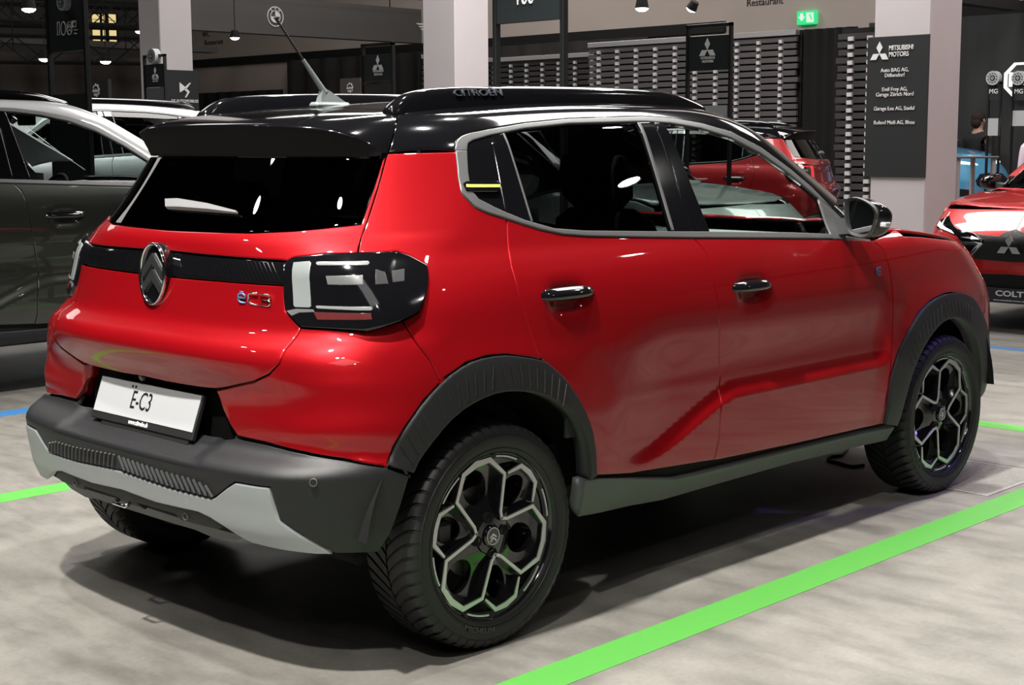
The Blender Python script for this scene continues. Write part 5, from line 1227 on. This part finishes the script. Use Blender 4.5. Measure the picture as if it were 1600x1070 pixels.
t, pn, X, yc, hw, loc = stand('tall black sign stand with hundred years emblem at upper left', 82, 142, 11.0, -30, (-25, 80), 0)
for pts, cl_ in (([(89.5, 35), (93, 34.5), (93, 55), (90, 55)], 1), ([(99+3.6*cos(a), 44.5+10.4*sin(a)) for a in np.linspace(0, 2*pi, 20, endpoint=False)], 1), ([(108.5+4*cos(a), 44+10.2*sin(a)) for a in np.linspace(0, 2*pi, 20, endpoint=False)], 1), ([(105, 45), (108.5, 41), (112, 45)], 0), ([(105, 50), (108.5, 46), (112, 50)], 0), ([(105, 42), (108.5, 38), (112, 42)], 0)):
    P = [hit(a, b, 0, X-.014) for a, b in pts]; P = P+[P[0], P[1]] if cl_ else P
    o = MB().tube(P, .0035, 5).build('hundred_emblem', M_letter, None); loc(o)
o = px_poly('flag_square', [(113.5, 32.5), (119.3, 32), (119.3, 42.5), (113.5, 43)], 0, X-.014, M_letter, None); loc(o)
for b in ([(115.6, 34.5), (117.2, 34.5), (117.2, 41), (115.6, 41)], [(114.5, 37), (118.4, 37), (118.4, 38.6), (114.5, 38.6)]): o = px_poly('flag_cross', b, 0, X-.025, M_teal, None, .003); loc(o)
txt('citroën', 119, 46.5, X, 2.6, pn, loc, bold=.01); txt('suisse', 118.5, 52, X, 2.6, pn, loc, bold=.01)
disc_sign(t, X, yc, 101, 3, 13.5)
MB().box((-.010, -hw+.04, .2), (.010, hw-.04, hit(109, 147, 0, X)[2])).build('lower_panel', M_teal, t)
t, pn, X, yc, hw, loc = stand('narrow sign stand with round white plaque before the left pillar', 229, 262, 17.4, 85, (100, 136), 0)
dia(243, 116, 11, X, loc); txt('MITSUBISHI', 243, 123.5, X, 2.4, pn, loc); txt('MOTORS', 243, 127, X, 2.4, pn, loc)
disc_sign(t, X, yc, 239.5, 88, 12)
MB().box((-.010, -hw+.04, hit(245, 168, 0, X)[2]), (.010, hw-.04, hit(245, 137, 0, X)[2])).build('lower_panel', mat('pale_panel', (.16, .16, .18), .6), t)
MB().box((-.014, -hw+.04, .9), (.014, hw-.04, hit(245, 174, 0, X)[2])).build('brochure_tray', mat('acrylic_pale', (.38, .36, .40), .4), t)
# two round plaques by the octagonal emblem
for px0, px1, lb in ((1542, 1563, 'sign stand with round plaque and price card beside the blue car'), (1580, 1604, 'sign stand with round grey plaque at the right edge before the emblem')):
    t, pn, X, yc, hw, loc = stand(lb, px0, px1, 18.4, 128, (133, 157), 0)
    disc_sign(t, X, yc, (px0+px1)/2, 122, 11); txt('MG', (px0+px1)/2, 143, X, 7, pn, loc)
    a, b = ((185, 212), (173, 197))[px0 > 1570]
    MB().box((-.018, -hw*1.0, hit(px0, b, 0, X)[2]), (-.010, hw*1.0, hit(px0, a, 0, X)[2])).build('price_card', M_white, t)
# small boards with gear emblem
def gear_board(px0, px1, py0, py1, D, label, cx, cy, r):
    c = at_depth(px0, py0, D); X = c[0]; p0, p1 = hit(px0, py0, 0, X), hit(px1, py1, 0, X)
    b = MB().box((X, p1[1], 0), (X+.05, p0[1], p0[2])).build('emblem_board', mat('board_'+str(px0), (.10, .09, .085) if px0 > 300 else (.02, .018, .017), .7)); tag(b, label, 'sign board', 'emblem boards')
    c = hit(cx, cy, 0, X-.002); Dd = np.dot(c-CPOS, CF); rr = r*Dd/FPX; M = frame(c, (0, -1, 0), (0, 0, 1)); poly = []
    for k in range(48): a = 2*pi*k/48; q = rr*(1.0 if (k//3) % 2 == 0 else .86); poly.append((q*cos(a), q*sin(a)))
    g = MB().prism(poly, M, .006).build('gear_emblem', M_letter, b)
    MB().lathe([(rr*.62, .006), (rr*.62, .010), (rr*.3, .010), (rr*.3, .006)], M, 24, a0=.3, a1=pi-.3).build('gear_arc', M_ink, g)
    MB().box((-rr*.75, -rr*.42, .006), (rr*.75, -rr*.28, .010), M).build('gear_bar', M_ink, g)
gear_board(531, 563, 123, 160, 22, 'small grey board with white gear emblem left of the middle sign stand', 547, 137, 8)
gear_board(128, 170, 126, 160, 21, 'small dark board with white gear emblem behind the left sign stand', 150.5, 141, 10.5)
# ------------------------------------------------------------------ high table, cable
c = at_depth(1509, 244, 14.9); zt = c[2]; t = thing('high_table', 'slim white high table standing before the blue car', 'table', (c[0], c[1], 0), radians(-30))
MB().box((-.24, -.22, zt-.02), (.24, .22, zt), None, .004).build('table_top', mat('table_grey', (.12, .12, .125), .4), t)
for a, b in ((-.20, -.18), (.20, -.18), (-.20, .18), (.20, .18)): MB().box((a-.018, b-.018, 0), (a+.018, b+.018, zt-.02)).build('leg', M_white, t)
cp = [hit(x_, y_, 2, .006) for x_, y_ in ((1325, 701), (1315, 712), (1298, 712), (1290, 718), (1310, 722), (1330, 729), (1350, 726))]
tag(MB().tube(smooth_line(cp, 2), .006, 6).build('charging_cable', M_black, smooth=True), 'thin black cable lying on the floor under the red hatchback', 'cable')
# ------------------------------------------------------------------ people
M_skin = mat('skin', (.50, .30, .23), .6); M_hair = mat('dark_hair', (.03, .018, .012), .8)
def skin_mesh(name, J, E_, m, parent, sub=2):
    me = bpy.data.meshes.new(name); me.from_pydata([tuple(j[0]) for j in J], E_, []); o = bpy.data.objects.new(name, me); COL.objects.link(o)
    md = o.modifiers.new('skin', 'SKIN'); md.use_smooth_shade = True
    for i, j in enumerate(J):
        r = j[1]; me.skin_vertices[0].data[i].radius = (r, r) if not hasattr(r, '__len__') else r
    me.skin_vertices[0].data[0].use_root = True
    md = o.modifiers.new('sub', 'SUBSURF'); md.levels = sub; md.render_levels = sub
    me.materials.append(m); o.parent = parent; return o
def person(label, loc, rz, h, jacket, trousers, hair, arms=((.06, .10), (.06, .10))):
    """standing figure looking along local +x"""
    t = thing('person', label, 'person', loc, rz); k = h/1.78
    def v(x, y, z): return (x*k, y*k, z*k)
    # body: head, neck, trunk, arms with hands, legs with feet as one skinned surface
    J = [(v(0, 0, .96), (.14*k, .11*k)), (v(0, 0, 1.12), (.13*k, .10*k)), (v(.0, 0, 1.32), (.15*k, .11*k)), (v(-.01, 0, 1.45), (.10*k, .08*k)), (v(.0, 0, 1.53), .055*k), (v(.015, 0, 1.60), .070*k), (v(.02, 0, 1.68), (.085*k, .095*k)), (v(.015, 0, 1.74), (.065*k, .075*k))]
    E_ = [(i, i+1) for i in range(7)]
    for s in (1, -1):
        ax, az = arms[0 if s > 0 else 1]; b = len(J)
        J += [(v(0, s*.19, 1.43), .060*k), (v(-.03, s*.25, 1.16), .046*k), (v(ax+.06, s*.24, .94+az), .036*k), (v(ax+.09, s*.235, .90+az), (.034*k, .020*k))]
        E_ += [(3, b), (b, b+1), (b+1, b+2), (b+2, b+3)]
        for q in range(4):
            f = len(J); J += [(v(ax+.125, s*(.205+q*.019), .865+az), .010*k), (v(ax+.145-.004*q, s*(.205+q*.019), .82+az+.006*abs(q-1)), .008*k)]; E_ += [(b+3, f), (f, f+1)]
        f = len(J); J += [(v(ax+.13, s*.185, .90+az), .011*k), (v(ax+.155, s*.18, .87+az), .009*k)]; E_ += [(b+3, f), (f, f+1)]
        b = len(J); J += [(v(0, s*.09, .88), .095*k), (v(.01, s*.10, .50), .060*k), (v(-.01, s*.10, .10), .042*k), (v(.05, s*.11, .045), (.045*k, .035*k)), (v(.16, s*.12, .035), (.045*k, .025*k))]
        E_ += [(0, b), (b, b+1), (b+1, b+2), (b+2, b+3), (b+3, b+4)]
    skin_mesh('body', J, E_, M_skin, t)
    Jc = [(v(0, 0, .93), (.17*k, .135*k)), (v(0, 0, 1.12), (.155*k, .125*k)), (v(.0, 0, 1.32), (.175*k, .13*k)), (v(-.01, 0, 1.45), (.15*k, .11*k)), (v(-.005, 0, 1.52), .082*k)]; Ec = [(i, i+1) for i in range(4)]
    for s in (1, -1):
        ax, az = arms[0 if s > 0 else 1]; b = len(Jc); Jc += [(v(0, s*.20, 1.43), .075*k), (v(-.03, s*.255, 1.16), .062*k), (v(ax+.055, s*.242, .95+az), .050*k)]; Ec += [(3, b), (b, b+1), (b+1, b+2)]
    skin_mesh('jacket', Jc, Ec, jacket, t)
    Jl = [(v(0, 0, .94), (.165*k, .13*k))]; El = []
    for s in (1, -1): b = len(Jl); Jl += [(v(0, s*.09, .86), .11*k), (v(.01, s*.10, .50), .078*k), (v(-.01, s*.10, .09), .062*k)]; El += [(0, b), (b, b+1), (b+1, b+2)]
    skin_mesh('trousers', Jl, El, trousers, t)
    MB().ell(v(-.005, 0, 1.705), (.108*k, .090*k, .095*k), 18, 12).ell(v(-.05, 0, 1.64), (.065*k, .082*k, .085*k), 14, 10).build('hair', hair, t, smooth=True)
    MB().ell(v(.118, 0, 1.655), (.018*k, .012*k, .022*k), 10, 8).build('nose', M_skin, t, smooth=True)
    for s in (1, -1):
        MB().ell(v(.098, s*.033, 1.685), (.010*k, .012*k, .009*k), 8, 6).build('eye', M_ink, t, smooth=True); MB().ell(v(.01, s*.094, 1.66), (.018*k, .010*k, .030*k), 8, 6).build('ear', M_skin, t, smooth=True)
        MB().box(v(-.05, s*.11-.045, 0), v(.20, s*.11+.045, .07), None, .02*k).build('shoe', M_ink, t)
    MB().box(v(.098, -.022, 1.608), v(.106, .022, 1.616), None, .002).build('mouth', mat('lips', (.35, .14, .12), .6), t)
    return t
M_suit = mat('charcoal_suit', (.020, .021, .025), .75); M_navy = mat('navy_jacket', (.012, .016, .035), .75); M_pink = mat('pale_pink_shirt', (.62, .52, .60), .8); M_jean = mat('dark_jeans', (.02, .022, .03), .8)
def ground_at(px, D): p = at_depth(px, 222, D); return (p[0], p[1], 0)
person('man in charcoal suit with short dark hair looking right behind the blue car', ground_at(1528, 21.3), radians(-18), 1.80, M_suit, M_suit, M_hair)
person('person in navy jacket half hidden by the white pillar', ground_at(1477, 21.3), radians(-15), 1.70, M_navy, M_jean, mat('brown_hair', (.06, .03, .02), .8))
person('person in pale pink shirt at the right edge behind the small red car', ground_at(1628, 15.4), radians(60), 1.66, M_pink, M_jean, M_hair)
